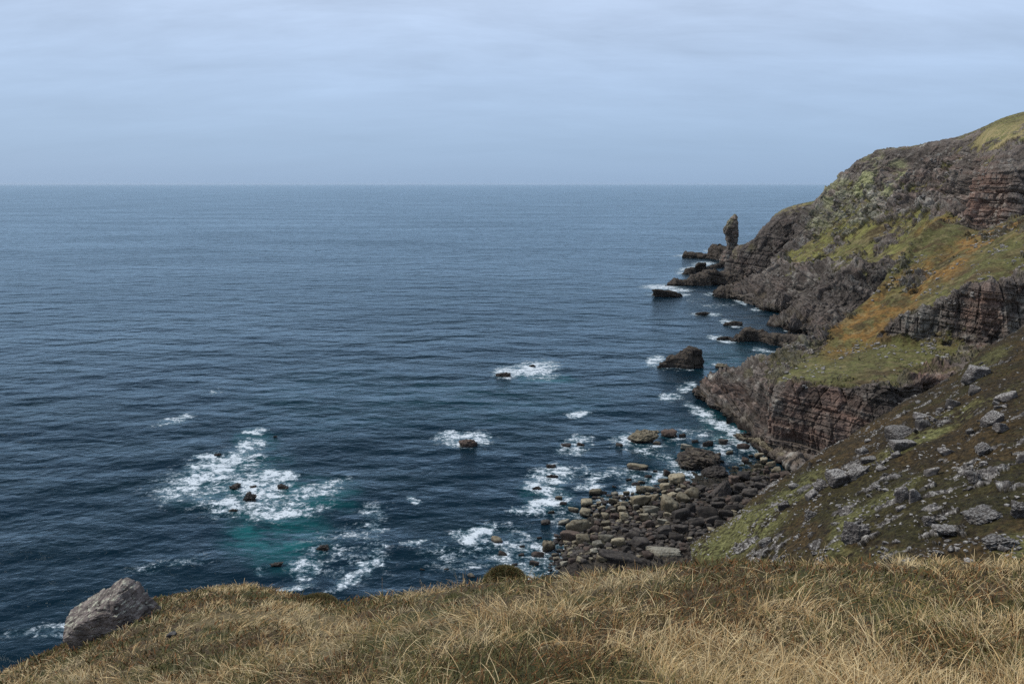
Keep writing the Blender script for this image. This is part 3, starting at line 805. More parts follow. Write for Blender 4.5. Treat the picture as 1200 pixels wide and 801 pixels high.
ROUGH = dict(sub=5, planes=14, sharp=7., rough=.22, strata=.12)
REEF = dict(sub=5, planes=7, sharp=9., rough=.38, strata=.26)
LEDGE = dict(sub=5, planes=14, sharp=8., rough=.16, strata=.14)
BEACH = [
    (748, 546, 25, 11, 't', 'long rounded tan boulder alone in the water above the beach'),
    (698, 577, 15, 10, 't', 'squarish tan boulder at the outer edge of the beach beside a short white wave'),
    (688, 590, 14, 11, 't', None), (672, 597, 13, 8, 't', None), (686, 601, 13, 10, 't', None), (699, 603, 8, 5, 't', None), (719, 587, 12, 7, 't', None), (732, 590, 11, 7, 't', None),
    (705, 595, 10, 6, 't', None), (710, 604, 9, 9, 't', None), (661, 612, 14, 9, 'p', 'pale tapering boulder at the left end of the long tan slab'),
    (677, 619, 31, 14, 't', 'long flat topped tan slab on the left of the beach'), (669, 629, 25, 11, 'b', 'long brown slab lying just below the flat topped tan slab'),
    (697, 620, 11, 9, 'b', None), (639, 612, 12, 8, 'd', 'dark wet boulder alone in the water left of the slabs'), (643, 640, 16, 17, 't', 'upright tan boulder ringed by foam at the beach corner nearest the grass'),
    (630, 650, 16, 9, 'b', 'wet brown boulder leaning at the foot of the upright tan boulder'), (626, 660, 11, 7, 'b', None), (711, 631, 16, 13, 'p', 'pale flat sided block in the lower left of the beach'),
    (700, 638, 12, 9, 'p', None), (725, 635, 17, 11, 't', None), (750, 636, 20, 15, 'd', 'large round dark boulder just above the pale lichen slab'), (742, 627, 18, 10, 'd', None),
    (752, 587, 25, 12, 't', 'wide flat tan slab at the seaward edge of the boulder pile'), (763, 597, 18, 11, 'p', 'pale smooth slab with a slanting top in the middle of the pile'),
    (786, 592, 22, 21, 't', 'tallest tan boulder in the middle of the pile'), (776, 611, 12, 7, 'p', None), (780, 622, 16, 13, 'd', 'rounded dark boulder in the lower middle of the pile'),
    (762, 573, 14, 8, 't', None), (778, 563, 13, 8, 't', None), (795, 561, 20, 14, 't', 'broad tan boulder in the foam left of the layered outcrop'), (782, 554, 9, 9, 'b', None),
    (760, 558, 9, 6, 'b', None), (745, 567, 10, 6, 'b', None), (785, 508, 17, 12, 'b', 'brown rock at the right end of the big tan skerry'),
    (770, 519, 9, 6, 't', 'small tan stone at the foot of the big tan skerry'), (830, 521, 13, 6, 'd', None), (849, 518, 11, 8, 'd', None), (805, 525, 14, 6, 'p', 'low pale rock awash at the tip of the layered outcrop'),
    (862, 562, 12, 10, 'b', None), (873, 559, 15, 11, 'd', None), (887, 561, 11, 7, 'd', None), (872, 523, 15, 9, 'b', 'flat brown rock in the foam below the red cliff'), (890, 533, 11, 7, 't', None), (896, 539, 9, 7, 't', None),
    (874, 539, 8, 7, 'b', None), (888, 546, 10, 5, 't', None), (887, 551, 10, 5, 't', None), (911, 551, 11, 8, 't', None), (909, 557, 11, 7, 'b', None), (904, 544, 11, 5, 't', None),
    (812, 578, 17, 14, 't', 'tan boulder leaning on its neighbour below the layered outcrop'), (801, 583, 16, 12, 't', None), (830, 600, 25, 15, 'd', 'wide dark slab in the right half of the pile'), (810, 596, 13, 13, 'd', None),
    (800, 603, 23, 15, 'd', None), (857, 595, 17, 10, 'd', None), (842, 592, 15, 9, 'd', None), (851, 602, 17, 10, 'd', None), (817, 612, 19, 11, 'd', None), (836, 610, 17, 10, 'd', None), (847, 615, 18, 10, 'd', None),
    (799, 619, 16, 10, 'd', None), (793, 629, 17, 11, 'd', None), (866, 585, 16, 12, 'd', None), (880, 578, 18, 12, 'd', None), (893, 569, 16, 10, 'd', None), (868, 571, 14, 10, 'd', None),
    (582, 633, 14, 10, 't', 'round tan boulder alone in the dark water beside a breaking wave'), (589, 649, 11, 6, 'b', 'low brown rock just below the lone round tan boulder'), (552, 675, 9, 7, 't', 'small tan stone in the water just above the grass edge'), (603, 662, 8, 5, 'b', None), (611, 650, 7, 5, 'b', None),
]
PEB = dict(sub=4, planes=6, sharp=4.5, rough=.16)
for t in BEACH:
    boulder(*t[:5], label=t[5], own=PEB if t[:2] in ((748, 546), (785, 508), (643, 640), (582, 633), (639, 612), (795, 561)) else None)

# scattered smaller boulders filling the pile
poly = [(690, 585), (740, 575), (800, 560), (830, 572), (870, 555), (900, 545), (925, 556), (880, 590), (850, 620), (815, 640), (760, 652), (700, 655), (640, 668), (630, 655), (655, 625), (690, 612)]
def inside(x, y, pl=poly):
    s = False; j = len(pl) - 1
    for i in range(len(pl)):
        (xi, yi), (xj, yj) = pl[i], pl[j]
        if (yi > y) != (yj > y) and x < (xj - xi) * (y - yi) / (yj - yi) + xi: s = not s
        j = i
    return s
cnt = 0; tries = 0
while cnt < 215 and tries < 20000:
    tries += 1
    x = rng.uniform(645, 930); y = rng.uniform(540, 660)
    if not inside(x, y): continue
    w = float(rng.choice([4.5, 6, 7, 8, 10, 12, 15], p=[.14, .2, .2, .18, .14, .09, .05])) * (1.15 if y > 600 else 1)
    if any(abs(x - q[0]) < .36 * (w + q[2]) and abs(y - q[1]) < .34 * (w * .75 + q[3]) for q in placed): continue
    right = x > 790 + (600 - y) * .4 or (y > 618 and x > 715)
    tone = rng.choice(['d', 'b', 't'], p=[.66, .24, .1]) if right else rng.choice(['t', 'p', 'b', 'd'], p=[.52, .12, .26, .10])
    boulder(x, y, w, w * rng.uniform(.66, .85), str(tone)); cnt += 1
# loose rocks standing in the surf
surf = [(655, 583), (646, 600), (660, 590), (672, 640), (655, 655), (612, 640), (617, 676), (600, 678), (640, 676), (655, 665), (720, 570), (737, 562), (752, 565), (768, 552), (730, 600), (707, 577), (842, 532), (855, 530), (862, 548), (880, 534), (846, 540), (690, 640), (676, 652), (668, 662), (645, 668), (632, 630), (655, 632), (523, 667), (495, 667), (688, 620), (726, 521), (800, 510), (815, 517)]
for (x, y) in surf:
    w = rng.uniform(5, 9); boulder(x, y, w, w * .6, str(rng.choice(['b', 'd', 't'])), z0=-.2)

# cobbles wedged between the boulders, too many to count
def cobbles(n):
    v0, f0 = ICO[3]; V = []; Fc = []
    shapes = [rock_shape(160 + s_, 3, planes=9, sharp=9., rough=.08)[0] for s_ in range(6)]
    k_ = 0
    while k_ < n:
        x = rng.uniform(640, 950); y = rng.uniform(540, 668)
        if not inside(x, y): continue
        g0 = ground(x, y); c_ = PZ(x, y, g0); s_ = rng.uniform(.35, 1.0)
        p = shapes[int(rng.integers(6))] * np.array([s_, s_ * rng.uniform(.6, 1), s_ * rng.uniform(.5, .8)])
        a_ = rng.uniform(0, 6.28); p = np.stack([p[:, 0] * math.cos(a_) - p[:, 1] * math.sin(a_), p[:, 0] * math.sin(a_) + p[:, 1] * math.cos(a_), p[:, 2]], -1)
        V.append(p + [c_[0], c_[1], g0 + .15 * s_]); Fc.append(f0 + k_ * len(v0)); k_ += 1
    me = make_mesh('cobbles', np.concatenate(V), np.concatenate(Fc), smooth=True)
    link('cobbles', me, M_DARK, 'small dark cobbles wedged between the beach boulders', 'cobbles', kind='stuff')
cobbles(600)

# labels for the unnamed boulders: by their nearest named neighbour
def auto_labels(items, noun):
    names = [SHORT[q[6]] for q in items if q[6]]
    lm = [q for q in items if q[6] and names.count(SHORT[q[6]]) == 1 and len(SHORT[q[6]].split()) >= 3]
    short = {id(q): q[6] for q in lm}
    seen = {}
    order = []
    for q in items:
        if q[6]: continue
        k = min(lm, key=lambda l: math.hypot(q[0] - l[0], (q[1] - l[1])))
        dx = q[0] - k[0]; dy = q[1] - k[1]
        a = math.degrees(math.atan2(-dy, dx)) % 360
        dr = ['right of', 'above right of', 'above', 'above left of', 'left of', 'below left of', 'below', 'below right of'][int(((a + 22.5) % 360) // 45)]
        order.append((math.hypot(dx, dy), q, k, dr))
    order.sort(key=lambda t: t[0])
    ordn = ['nearest', 'second nearest', 'third nearest', 'fourth nearest', 'fifth nearest', 'sixth nearest', 'seventh nearest', 'eighth nearest', 'ninth nearest', 'tenth nearest', 'eleventh nearest', 'twelfth nearest'] + [w_ + ' nearest' for w_ in 'thirteenth fourteenth fifteenth sixteenth seventeenth eighteenth nineteenth twentieth'.split()] + ['twenty ' + w_ + ' nearest' for w_ in 'first second third fourth fifth sixth seventh eighth ninth'.split()] + ['outermost'] * 60
    for dist, q, k, dr in order:
        key = (id(k), dr, q[4])
        n_ = seen.get(key, 0); seen[key] = n_ + 1
        tone = TONE.get(q[4], '')
        q[5]['label'] = f"{tone} {noun} {ordn[n_]} {dr} the {SHORT[k[6]]}".replace('  ', ' ').strip()


SHORT = {}
for q in placed:
    if q[6]:
        w = q[6].split()
        # landmark phrase: the words before the first place word
        cut = next((i for i, x in enumerate(w) if x in ('alone', 'at', 'on', 'lying', 'ringed', 'leaning', 'in', 'just', 'beside', 'awash', 'with', 'standing', 'jutting', 'among', 'below')), len(w))
        SHORT[q[6]] = ' '.join(w[:cut])
auto_labels(placed, 'boulder')

# ---- skerries and outcrops standing in the sea, each with its own shape
def skerry(px, py, w, h, tone, label, own=None, name='skerry', cat='skerry', group='rocks in the sea', yaw=0., z0=0.):
    o_ = dict(own or ROUGH)
    return boulder(px, py, w, h, tone, label, own=o_, name=name, cat=cat, group=group, z0=z0, yaw=yaw)


skerry(757, 510, 38, 22, 't', 'big tan humped skerry off the boulder beach', own=dict(sub=5, planes=5, sharp=3.6, rough=.26, strata=.12, taper=.3))
skerry(825, 537, 54, 30, 's', 'large layered sandstone outcrop at the head of the boulder beach', own=dict(sub=6, planes=9, sharp=10., rough=.14, strata=.22, flat=.2), name='rock_outcrop', cat='outcrop')
skerry(840, 552, 30, 18, 'd', 'dark split block at the lower right corner of the layered outcrop', own=ROUGH, name='rock_outcrop', cat='outcrop')
skerry(845, 572, 28, 26, 'd', 'black pointed rock standing between the layered outcrop and the pile', own=dict(sub=5, planes=8, sharp=12., rough=.10, strata=.06, taper=.7), name='pointed_rock', cat='rock', z0=2.5)
skerry(548, 518, 22, 14, 'b', 'dark brown rock in a ring of white foam in open water')
skerry(590, 438, 22, 8, 's', 'low black rock at the left end of the breaking wave', own=REEF)
skerry(624, 428, 9, 4, 's', 'small black rock peeping out at the back of the breaking wave', own=REEF)
skerry(664, 521, 13, 6, 'b', 'left rock of the close pair washed by foam', own=REEF)
skerry(680, 520, 12, 6, 'b', 'right rock of the close pair washed by foam', own=REEF)
skerry(646, 545, 13, 6, 'd', 'upper dark rock in the broken surf left of the beach', own=REEF)
skerry(647, 557, 15, 6, 'b', 'middle brown rock in the broken surf left of the beach', own=REEF)
skerry(629, 571, 12, 5, 'b', 'lower brown rock in the broken surf left of the beach', own=REEF)
skerry(848, 428, 17, 8, 't', 'low rock in the inlet right of the pointed skerry')
skerry(783, 344, 38, 9, 's', 'long low humped skerry off the far ledges', own=LEDGE)
skerry(824, 367, 18, 5, 's', 'small peaked skerry in the middle of the cove')
skerry(860, 379, 24, 6, 's', 'jagged low skerry in the cove with surf at its left')
skerry(849, 396, 18, 5, 's', 'narrow dark rock off the tip of the long skerry')
skerry(273, 570, 14, 8, 'd', 'black reef rock on the left in the turquoise surf', own=REEF)
skerry(292, 581, 15, 14, 'd', 'black forked reef rock in the centre of the turquoise surf', own=REEF)
skerry(330, 570, 14, 7, 'd', 'dark reef rock under the breaking crest on the right of the surf', own=REEF)
skerry(295, 570, 8, 4, 'd', 'tiny black rock just above the forked reef rock', own=REEF)
skerry(254, 532, 10, 4, 'd', 'dark rock tip at the upper left of the turquoise surf', own=REEF)
skerry(322, 511, 5, 3, 'd', 'tiny dark rock tip above the turquoise surf', own=REEF)
skerry(273, 597, 12, 5, 'd', 'flat dark rock at the lower left of the turquoise surf', own=REEF)
skerry(377, 641, 15, 9, 'd', 'dark rock with a foam collar below the turquoise water', own=REEF)
skerry(323, 661, 17, 6, 'd', 'smooth dark wet rock below the turquoise water near the grass hill', own=REEF)
# big flat slabs seen just above the grass edge
skerry(733, 656, 64, 24, 'd', 'huge smooth dark slab just above the grass edge', own=dict(sub=6, planes=10, sharp=12., rough=.06, strata=.05, flat=.3), name='rock_slab', cat='slab', group='slabs by the beach', z0=2.)
skerry(780, 646, 40, 20, 'p', 'pale lichen streaked slab between the dark slab and the heather slope', own=dict(sub=6, planes=10, sharp=10., rough=.07, strata=.08, flat=.3), name='rock_slab', cat='slab', group='slabs by the beach', z0=3.)

# ledges of the far headland, built as bedded tongues of rock
def tongue(name, pts, zt, label, seed, mat=M_SKER, cat='ledge'):
    """pts: (px, py at the waterline, half-depth m, top height m) from tip to root"""
    c = np.array([np.append(PZ(a, b_, 0.), [hw, t]) for a, b_, hw, t in pts])
    n = len(c); cg = refine(c[:, None, :], [26] * (n - 1), 0)[:, 0]
    prof = [(-1.05, -3.), (-1., .0), (-.92, .35), (-.8, .75), (-.55, .95), (-.2, 1.), (.25, .97), (.6, .85), (.85, .5), (1., 0.), (1.05, -3.)]
    prof = np.array(prof); pf = refine(prof[:, None, :], [5] * (len(prof) - 1), 0)[:, 0]
    R, K = len(cg), len(pf)
    p = np.zeros((R, K, 3))
    p[..., 0] = cg[:, None, 0]
    p[..., 1] = cg[:, None, 1] + cg[:, None, 3] * (1 + pf[None, :, 0])
    p[..., 2] = np.where(pf[None, :, 1] < 0, pf[None, :, 1], pf[None, :, 1] * cg[:, None, 4])
    S = zt
    d_, *_ = rock_disp(p, S, seed)
    nn = normals(p); nn *= np.sign(nn[:, K // 2, 2].mean())
    p = p + nn * (d_ * .75)[..., None]
    me = make_mesh(name, p, grid_faces(R, K)); me.materials.append(mat)
    link(name, me, mat, label, cat, 'sea ledges')


tongue('rock_ledge', [(800, 302, 5, 1.5), (806, 302, 9, 5), (830, 303.5, 12, 6), (836, 304, 16, 12), (846, 306, 26, 19), (856, 309, 34, 22), (870, 311, 36, 22)], 9., 'flat black ledge running left from the foot of the sea stack', 3)
tongue('rock_ledge', [(801, 322, 3, 1), (808, 321.5, 5, 4), (820, 318.5, 6, 9), (827, 317, 6, 9), (829, 316, 5, 3), (846, 313.5, 6, 4), (858, 312, 10, 5)], 7., 'small hump backed ledge between the flat ledge and the long tongue', 4)
tongue('rock_ledge', [(779, 335, 3, 1), (790, 335, 6, 4), (810, 335, 9, 7), (826, 335, 11, 11), (838, 334, 13, 16), (850, 334, 16, 13), (870, 335, 18, 10)], 8., 'long dark tongue of rock below the far headland reaching farthest left', 5)
tongue('rock_ledge', [(838, 348, 5, 2), (846, 349, 9, 8), (858, 350, 10, 8), (866, 352, 8, 3), (878, 356, 9, 6), (898, 363, 9, 6), (925, 368, 8, 5)], 7., 'low olive ledge along the foot of the green slopes', 6)
tongue('rock_ledge', [(856, 400, 2, 1), (866, 401, 5, 4), (880, 400, 7, 7), (892, 401, 7, 5), (904, 404, 8, 6), (925, 410, 10, 7), (950, 414, 12, 8)], 5., 'long jagged dark skerry running out from the middle headland', 9)
tongue('rock_ledge', [(862, 514, 2.5, .8), (869, 517, 3.5, 1.6), (880, 522, 4, 2.4), (893, 529, 4.5, 3), (912, 540, 4.5, 3), (935, 551, 4.5, 3), (965, 562, 4, 3)], 3.5, 'low tan ledge along the foot of the red cliff above the beach', 10, mat=M_TAN)
tongue('rock_ledge', [(813, 459.5, 2, 1), (822, 464, 4, 4), (836, 472, 6, 5), (848, 482, 7, 4), (856, 492, 6, 3), (868, 503, 6, 3)], 5., 'dark weedy ledge at the tip of the middle headland', 11)
# pointed skerry
def pointed():
    pts = [(770, 431.5, 2, .5), (776, 431.5, 3.5, 4), (786, 431.5, 4.5, 6.6), (800, 432, 5, 8.4), (811, 432, 5, 10.8), (818, 432, 4.5, 11.2), (822, 432, 4, 9.), (825, 431.5, 2.5, 3)]
    tongue('pointed_skerry', pts, 6., 'lone dark wedge shaped skerry with a sharp peak off the cove', 8, cat='skerry')
pointed()


# ---- the sea stack
def sea_stack():
    prof = [(90, 400, 62), (105, 410, 9), (112, 412, 16), (135, 411, 28), (155, 406, 41), (180, 399, 52), (220, 390, 63), (260, 378, 73), (300, 372, 77), (320, 371, 74), (332, 369, 77), (350, 372, 68), (370, 375, 65), (400, 374, 64), (440, 374, 56), (480, 374, 54), (510, 372, 56), (540, 368, 70), (600, 366, 95), (680, 366, 120)]
    prof = prof[1:]
    D = 1000.
    ys_ = np.array([240 + a / 10 for a, _, _ in prof]); cx = np.array([820 + b_ / 10.0125 for _, b_, _ in prof]); hw = np.array([c / 10.0125 for _, _, c in prof])
    yy = np.linspace(ys_[0], ys_[-1], 170); cx = np.interp(yy, ys_, cx); hw = np.interp(yy, ys_, hw)
    ctr = P(cx, yy, D); m = D / F / CP
    K = 150; th = np.linspace(0, 2 * np.pi, K, endpoint=False)
    p = np.zeros((len(yy), K + 1, 3))
    th = np.append(th, 2 * np.pi)
    sq = (np.abs(np.cos(th)) ** 4 + np.abs(np.sin(th)) ** 4) ** (-.25)
    p[..., 0] = ctr[:, None, 0] + hw[:, None] * m * np.cos(th) * (sq * .5 + .5)
    p[..., 1] = D + hw[:, None] * m * np.sin(th) * (sq * .5 + .5) * .85
    p[..., 2] = ctr[:, None, 2]
    d_, v1, v2, v3, ck = rock_disp(p, 4.6, 97)
    out = p - np.stack([ctr[:, 0], np.full(len(yy), D), ctr[:, 2]], -1)[:, None]
    nn = out / (np.linalg.norm(out, axis=-1, keepdims=True) + 1e-6)
    amp = np.minimum(1, hw / 5)[:, None]
    p = p + nn * (d_ * .85 * amp)[..., None]
    p[0] = p[0].mean(0)
    p[:, -1] = p[:, 0]
    c = rock_colour(p, v1, v2, v3, 95, ck, red=.15, grey=.02, dark=.12)
    up = sst(ys_[7] + 1, ys_[4], yy)[:, None] * np.ones(K + 1)
    c = mix(c, (.19, .185, .115), np.clip(.7 * up * sst(-.3, .2, fbm(p / 5., 96, 4) + .25 * -np.cos(th)), 0, .8))
    me = make_mesh('sea_stack', p, grid_faces(*p.shape[:2]), c)
    link('sea_stack', me, M_TERR, 'tall narrow sandstone sea stack standing off the far headland', 'sea stack')
sea_stack()

# ---------------------------------------------------------------- stones on the heather slope
P2 = p2[::2, ::2].reshape(-1, 3)
qx, qy, qd = proj(P2)
STONES = []


def on_slope(px, py):
    """the nearest ground of the slope seen at a photo position"""
    dd_ = (qx - px) ** 2 + (qy - py) ** 2
    near = np.nonzero(dd_ < 8)[0]
    i = int(near[np.argmin(qd[near])]) if len(near) else int(np.argmin(dd_))
    return P2[i], math.sqrt(dd_[i])


def stone(px, py, w, h, label=None, own=None, mat=None):
    r = np.random.default_rng(int(px * 13 + py * 29))
    q, err = on_slope(px, py + h * .3)
    if err > 5: return None
    m = np.linalg.norm(q - [0, 0, H]) / F
    mat = mat or M_STONE
    if own:
        p_, f_ = rock_shape(int(px * 5 + py), **own); me = make_mesh('stone', p_, f_); me.materials.append(mat)
    else:
        me = mesh_for(int(r.integers(len(PROTO))), mat)
    o = bpy.data.objects.new('stone', me); C.objects.link(o)
    W = w * m; L = W * r.uniform(.6, .95); hh = max(h * m * 1.05, .3 * W)
    o.scale = (W / 2, L / 2, hh / 2)
    o.rotation_euler = (r.uniform(-.25, .25), r.uniform(-.45, .0), r.uniform(-.5, .5) + (math.pi if r.random() < .5 else 0))
    o.location = (q[0], q[1], q[2] + hh * .12)
    o['category'] = 'stone'; o['group'] = 'stones on the heather slope'
    if label: o['label'] = label
    STONES.append([px, py, w, h, 'g', o, label])
    return o


BLK = dict(sub=5, planes=6, sharp=16., rough=.05, strata=.06)
OUT = dict(sub=5, planes=10, sharp=9., rough=.16, strata=.17)
BIG = [
    (1056, 503, 28, 17, 'big pale square block balanced on a lower stone on the heather slope', BLK), (1055, 519, 24, 13, 'dark wedge stone under the big pale square block', BLK),
    (981, 557, 30, 22, 'broad purple grey slab face low on the heather slope', BLK), (1003, 552, 22, 13, 'cracked block right of the broad purple grey slab', BLK), (962, 566, 22, 13, 'rough stone left of the broad purple grey slab', OUT), (950, 577, 15, 12, 'rounded grey stone below the rough stone', None), (917, 590, 13, 12, 'round grey stone nearest the slope edge above the beach', None),
    (1000, 622, 28, 26, 'streaked leaning outcrop between two green strips low on the slope', OUT), (1057, 577, 15, 19, 'left stone of the upright pair in the middle of the slope', BLK), (1070, 579, 13, 17, 'right stone of the upright pair in the middle of the slope', BLK),
    (1142, 436, 25, 21, 'tall grey block high on the slope under the purple wall', BLK), (1115, 471, 15, 12, 'round boulder near the top edge of the slope', None), (1140, 455, 11, 13, 'upright stone below the tall grey block', None),
    (1178, 462, 18, 9, 'long flat stone high on the right of the slope', None), (1163, 489, 20, 14, 'slanting slab on the right of the slope', BLK), (1174, 498, 16, 9, 'flat stone under the slanting slab', BLK),
    (1079, 485, 16, 8, 'flat stone above the big pale square block', None), (1081, 494, 15, 13, 'grey stone right of the big pale square block', None), (1090, 550, 16, 11, 'pale capped stone in the middle of the slope', None),
    (1151, 601, 34, 15, 'wide low outcrop on the lower right of the slope', OUT), (1088, 608, 14, 13, 'white flecked stone left of the wide low outcrop', OUT), (1169, 631, 32, 14, 'low knobbly outcrop near the grass on the right', OUT), (1194, 597, 22, 20, 'curved pale outcrop at the right edge of the picture', OUT),
    (1140, 559, 13, 16, 'knobbly upright stone right of centre on the slope', OUT), (1108, 620, 28, 9, 'thin broken rib of rock low on the slope', OUT), (1108, 526, 16, 9, 'dull stone beside the green strip', None), (1151, 523, 17, 10, 'pale ragged stone right of the green strip', OUT),
    (1198, 536, 14, 14, 'round grey boulder cut by the right edge of the picture', None), (1040, 652, 14, 10, 'grey stone just above the grass in the middle', None), (1113, 641, 9, 7, 'small grey stone below the thin broken rib', None), (1137, 656, 10, 9, 'pointed stone just above the grass on the right', None),
    (930, 566, 14, 8, 'pale stone on the slope edge in front of the red cliff', None), (1018, 536, 16, 10, 'leaning pale slab left of the dark wedge stone', BLK), (1010, 525, 12, 8, 'white stone on the slope edge beside the dark inlet', None), (895, 632, 16, 9, 'low pale outcrop on the lower left of the slope', OUT), (950, 600, 18, 9, 'crusty pale outcrop below the round grey stone', OUT),
]
for t in BIG: stone(*t[:4], label=t[4], own=t[5])
n_st = 0; tries = 0
cl = [(rng.uniform(840, 1205), rng.uniform(400, 660), rng.uniform(4, 16), rng.uniform(-.75, -.2)) for _ in range(46)]
while n_st < 255 and tries < 20000:
    tries += 1
    if rng.random() < .86:
        c_ = cl[int(rng.integers(len(cl)))]; g_ = rng.normal() * c_[2]; x = c_[0] + g_ + rng.normal() * 2.5; y = c_[1] + g_ * c_[3] + rng.normal() * 3
    else:
        x = rng.uniform(820, 1200); y = rng.uniform(390, 662)
    if x > 1203: continue
    edge = np.interp(x, [s[0] for s in sx[1:]], [s[1] for s in sx[1:]])
    if y < edge + 3 or y > 662: continue
    w = float(np.clip(rng.lognormal(1.25, .55), 2.0, 11))
    if any(abs(x - q[0]) < .30 * (w + q[2]) and abs(y - q[1]) < .30 * (w * .6 + q[3]) for q in STONES): continue
    if stone(x, y, w, w * rng.uniform(.45, .75)) is not None: n_st += 1
SHORT = {}
for q in STONES:
    if q[6]:
        w = q[6].split()
        cut = next((i for i, x in enumerate(w) if x in ('balanced', 'under', 'low', 'right', 'left', 'below', 'nearest', 'between', 'of', 'high', 'near', 'on', 'above', 'in', 'beside', 'at', 'just', 'cut') and i >= 2), len(w))
        SHORT[q[6]] = ' '.join(w[:cut])
SHORT[BIG[8][4]] = 'left stone of the upright pair'; SHORT[BIG[9][4]] = 'right stone of the upright pair'; SHORT[BIG[21][4]] = 'low knobbly outcrop'; SHORT[BIG[19][4]] = 'wide low outcrop'
SHORT[BIG[34][4]] = 'low pale outcrop'
auto_labels(STONES, 'grey stone')

# stones too many to count: one mass over the slope and the headlands
def scree(surfaces):
    V = []; Fc = []; off = 0
    v0, f0 = ICO[3]
    shapes = [rock_shape(60 + s, 3, planes=8, sharp=9., rough=.1)[0] for s in range(6)]
    keep = np.arange(len(v0))
    for pts, sizes in surfaces:
        for q, s in zip(pts, sizes):
            p = shapes[int(rng.integers(6))] * np.array([s, s * rng.uniform(.5, 1), s * rng.uniform(.4, .75)])
            a = rng.uniform(0, 6.28); ca, sa = math.cos(a), math.sin(a)
            p = np.stack([p[:, 0] * ca - p[:, 1] * sa, p[:, 0] * sa + p[:, 1] * ca, p[:, 2]], -1)
            V.append(p + q + [0, 0, s * .12]); Fc.append(f0 + off); off += len(v0)
    return np.concatenate(V), np.concatenate(Fc)


def pick(pg, pxg, pyg, n, regions, smin, smax):
    pts = pg.reshape(-1, 3); x = pxg.ravel(); y = pyg.ravel()
    w = blob(x, y, regions) * (.04 + sst(.05, .35, fbm(pts / 7., 333, 3)))
    w = w / w.sum()
    idx = rng.choice(len(pts), n, replace=False, p=w)
    return pts[idx], smin + (smax - smin) * rng.random(n) ** 3


s2 = pick(p2, px2, py2, 1200, [(1000, 560, 260, 140)], .13, .45)
s3 = pick(p3, px3, py3, 800, [(940, 430, 60, 24, -10), (1070, 415, 70, 20), (1060, 325, 40, 22, -30), (1130, 330, 60, 30), (1180, 290, 40, 30), (920, 410, 40, 16, -30)], .3, 1.0)
s4 = pick(p4, px4, py4, 700, [(980, 270, 60, 40, -30), (1050, 250, 60, 30, -30), (1100, 200, 50, 24), (940, 300, 40, 30, -40)], .45, 1.5)
v_, f_ = scree([s2, s3, s4])
M_SCREE = rock_material('scree_stone', (.17, .157, .143), (.07, .063, .058), (.36, .345, .32), .38, 1.5, .1)
me = make_mesh('scree', v_, f_); me.materials.append(M_SCREE)
link('scree', me, M_SCREE, 'countless small pale stones strewn over the heather slope and headlands', 'scree', kind='stuff')

# ---------------------------------------------------------------- foreground hill
ex = np.array([-700, -350, -120, 0, 60, 110, 165, 250, 300, 345, 400, 480, 560, 620, 700, 780, 850, 1000, 1200, 1330., 1650, 2150, 2900])
ey = np.array([1010, 930, 850, 792, 766, 738, 708, 690, 689, 700, 710, 698, 686, 682, 674, 666, 660, 664, 664, 664., 664, 664, 664])
ed = np.array([17, 18.5, 20, 22, 23.5, 24.5, 25.5, 26.5, 26.5, 24, 17.5, 14.5, 13.2, 12.6, 12, 11.6, 11.3, 11, 11, 11., 11.3, 12, 13])
bd = np.array([14.5, 14., 13, 11.5, 10.5, 9.6, 8.8, 7.6, 7.0, 6.4, 5.7, 5.0, 4.5, 4.3, 4.1, 4.0, 3.9, 3.8, 3.8, 3.8, 3.8, 3.9, 4.1])
NE = len(ex)
rf = []
rf.append([P(x, 1500, b_ * .42) for x, b_ in zip(ex, bd)])
rf.append([P(x, 1020, b_ * .66) for x, b_ in zip(ex, bd)])
rf.append([P(x, max(830, y + 25), b_) for x, y, b_ in zip(ex, ey, bd)])
for t in (.33, .66):
    rf.append([P(x, max(830, y + 25), b_) * (1 - t) + P(x, y, e) * t + [0, 0, .32 * math.sin(math.pi * t) * (.6 if x < 400 else .45)] for x, y, b_, e in zip(ex, ey, bd, ed)])
rf.append([P(x, y, e) for x, y, e in zip(ex, ey, ed)])
rf.append([P(x, y + 16, e * 1.14) for x, y, e in zip(ex, ey, ed)])
rf.append([P(x, y + 70, e * 1.35) for x, y, e in zip(ex, ey, ed)])
last = []
for x, y, e in zip(ex, ey, ed):
    q = P(x, y + 70, e * 1.35); q = q.copy(); k_ = (q[2] + 4) / math.tan(math.radians(56)); q[1] += k_; q[2] = -4.; q[0] += .2 * k_ * q[0] / q[1]; last.append(q)
rf.append(last)
gf = np.array(rf)
gf = np.concatenate([gf, np.zeros(gf.shape[:2] + (1,))], -1)
fg = loft(gf, 4., lo=10, hi=60)[..., :3]
fg_n = normals(fg); fg_n *= np.sign(fg_n[..., 2:3])
lump = .10 * fbm(fg / 1.1, 5, 4) + .05 * fbm(fg / .35, 6, 3)
fgx, fgy, fgd = proj(fg)
fg = fg + np.array([0, 0, 1.]) * (lump * sst(1.5, 6, fgd) * (1 - .5 * sst(200, 300, fgx * 0)))[..., None]


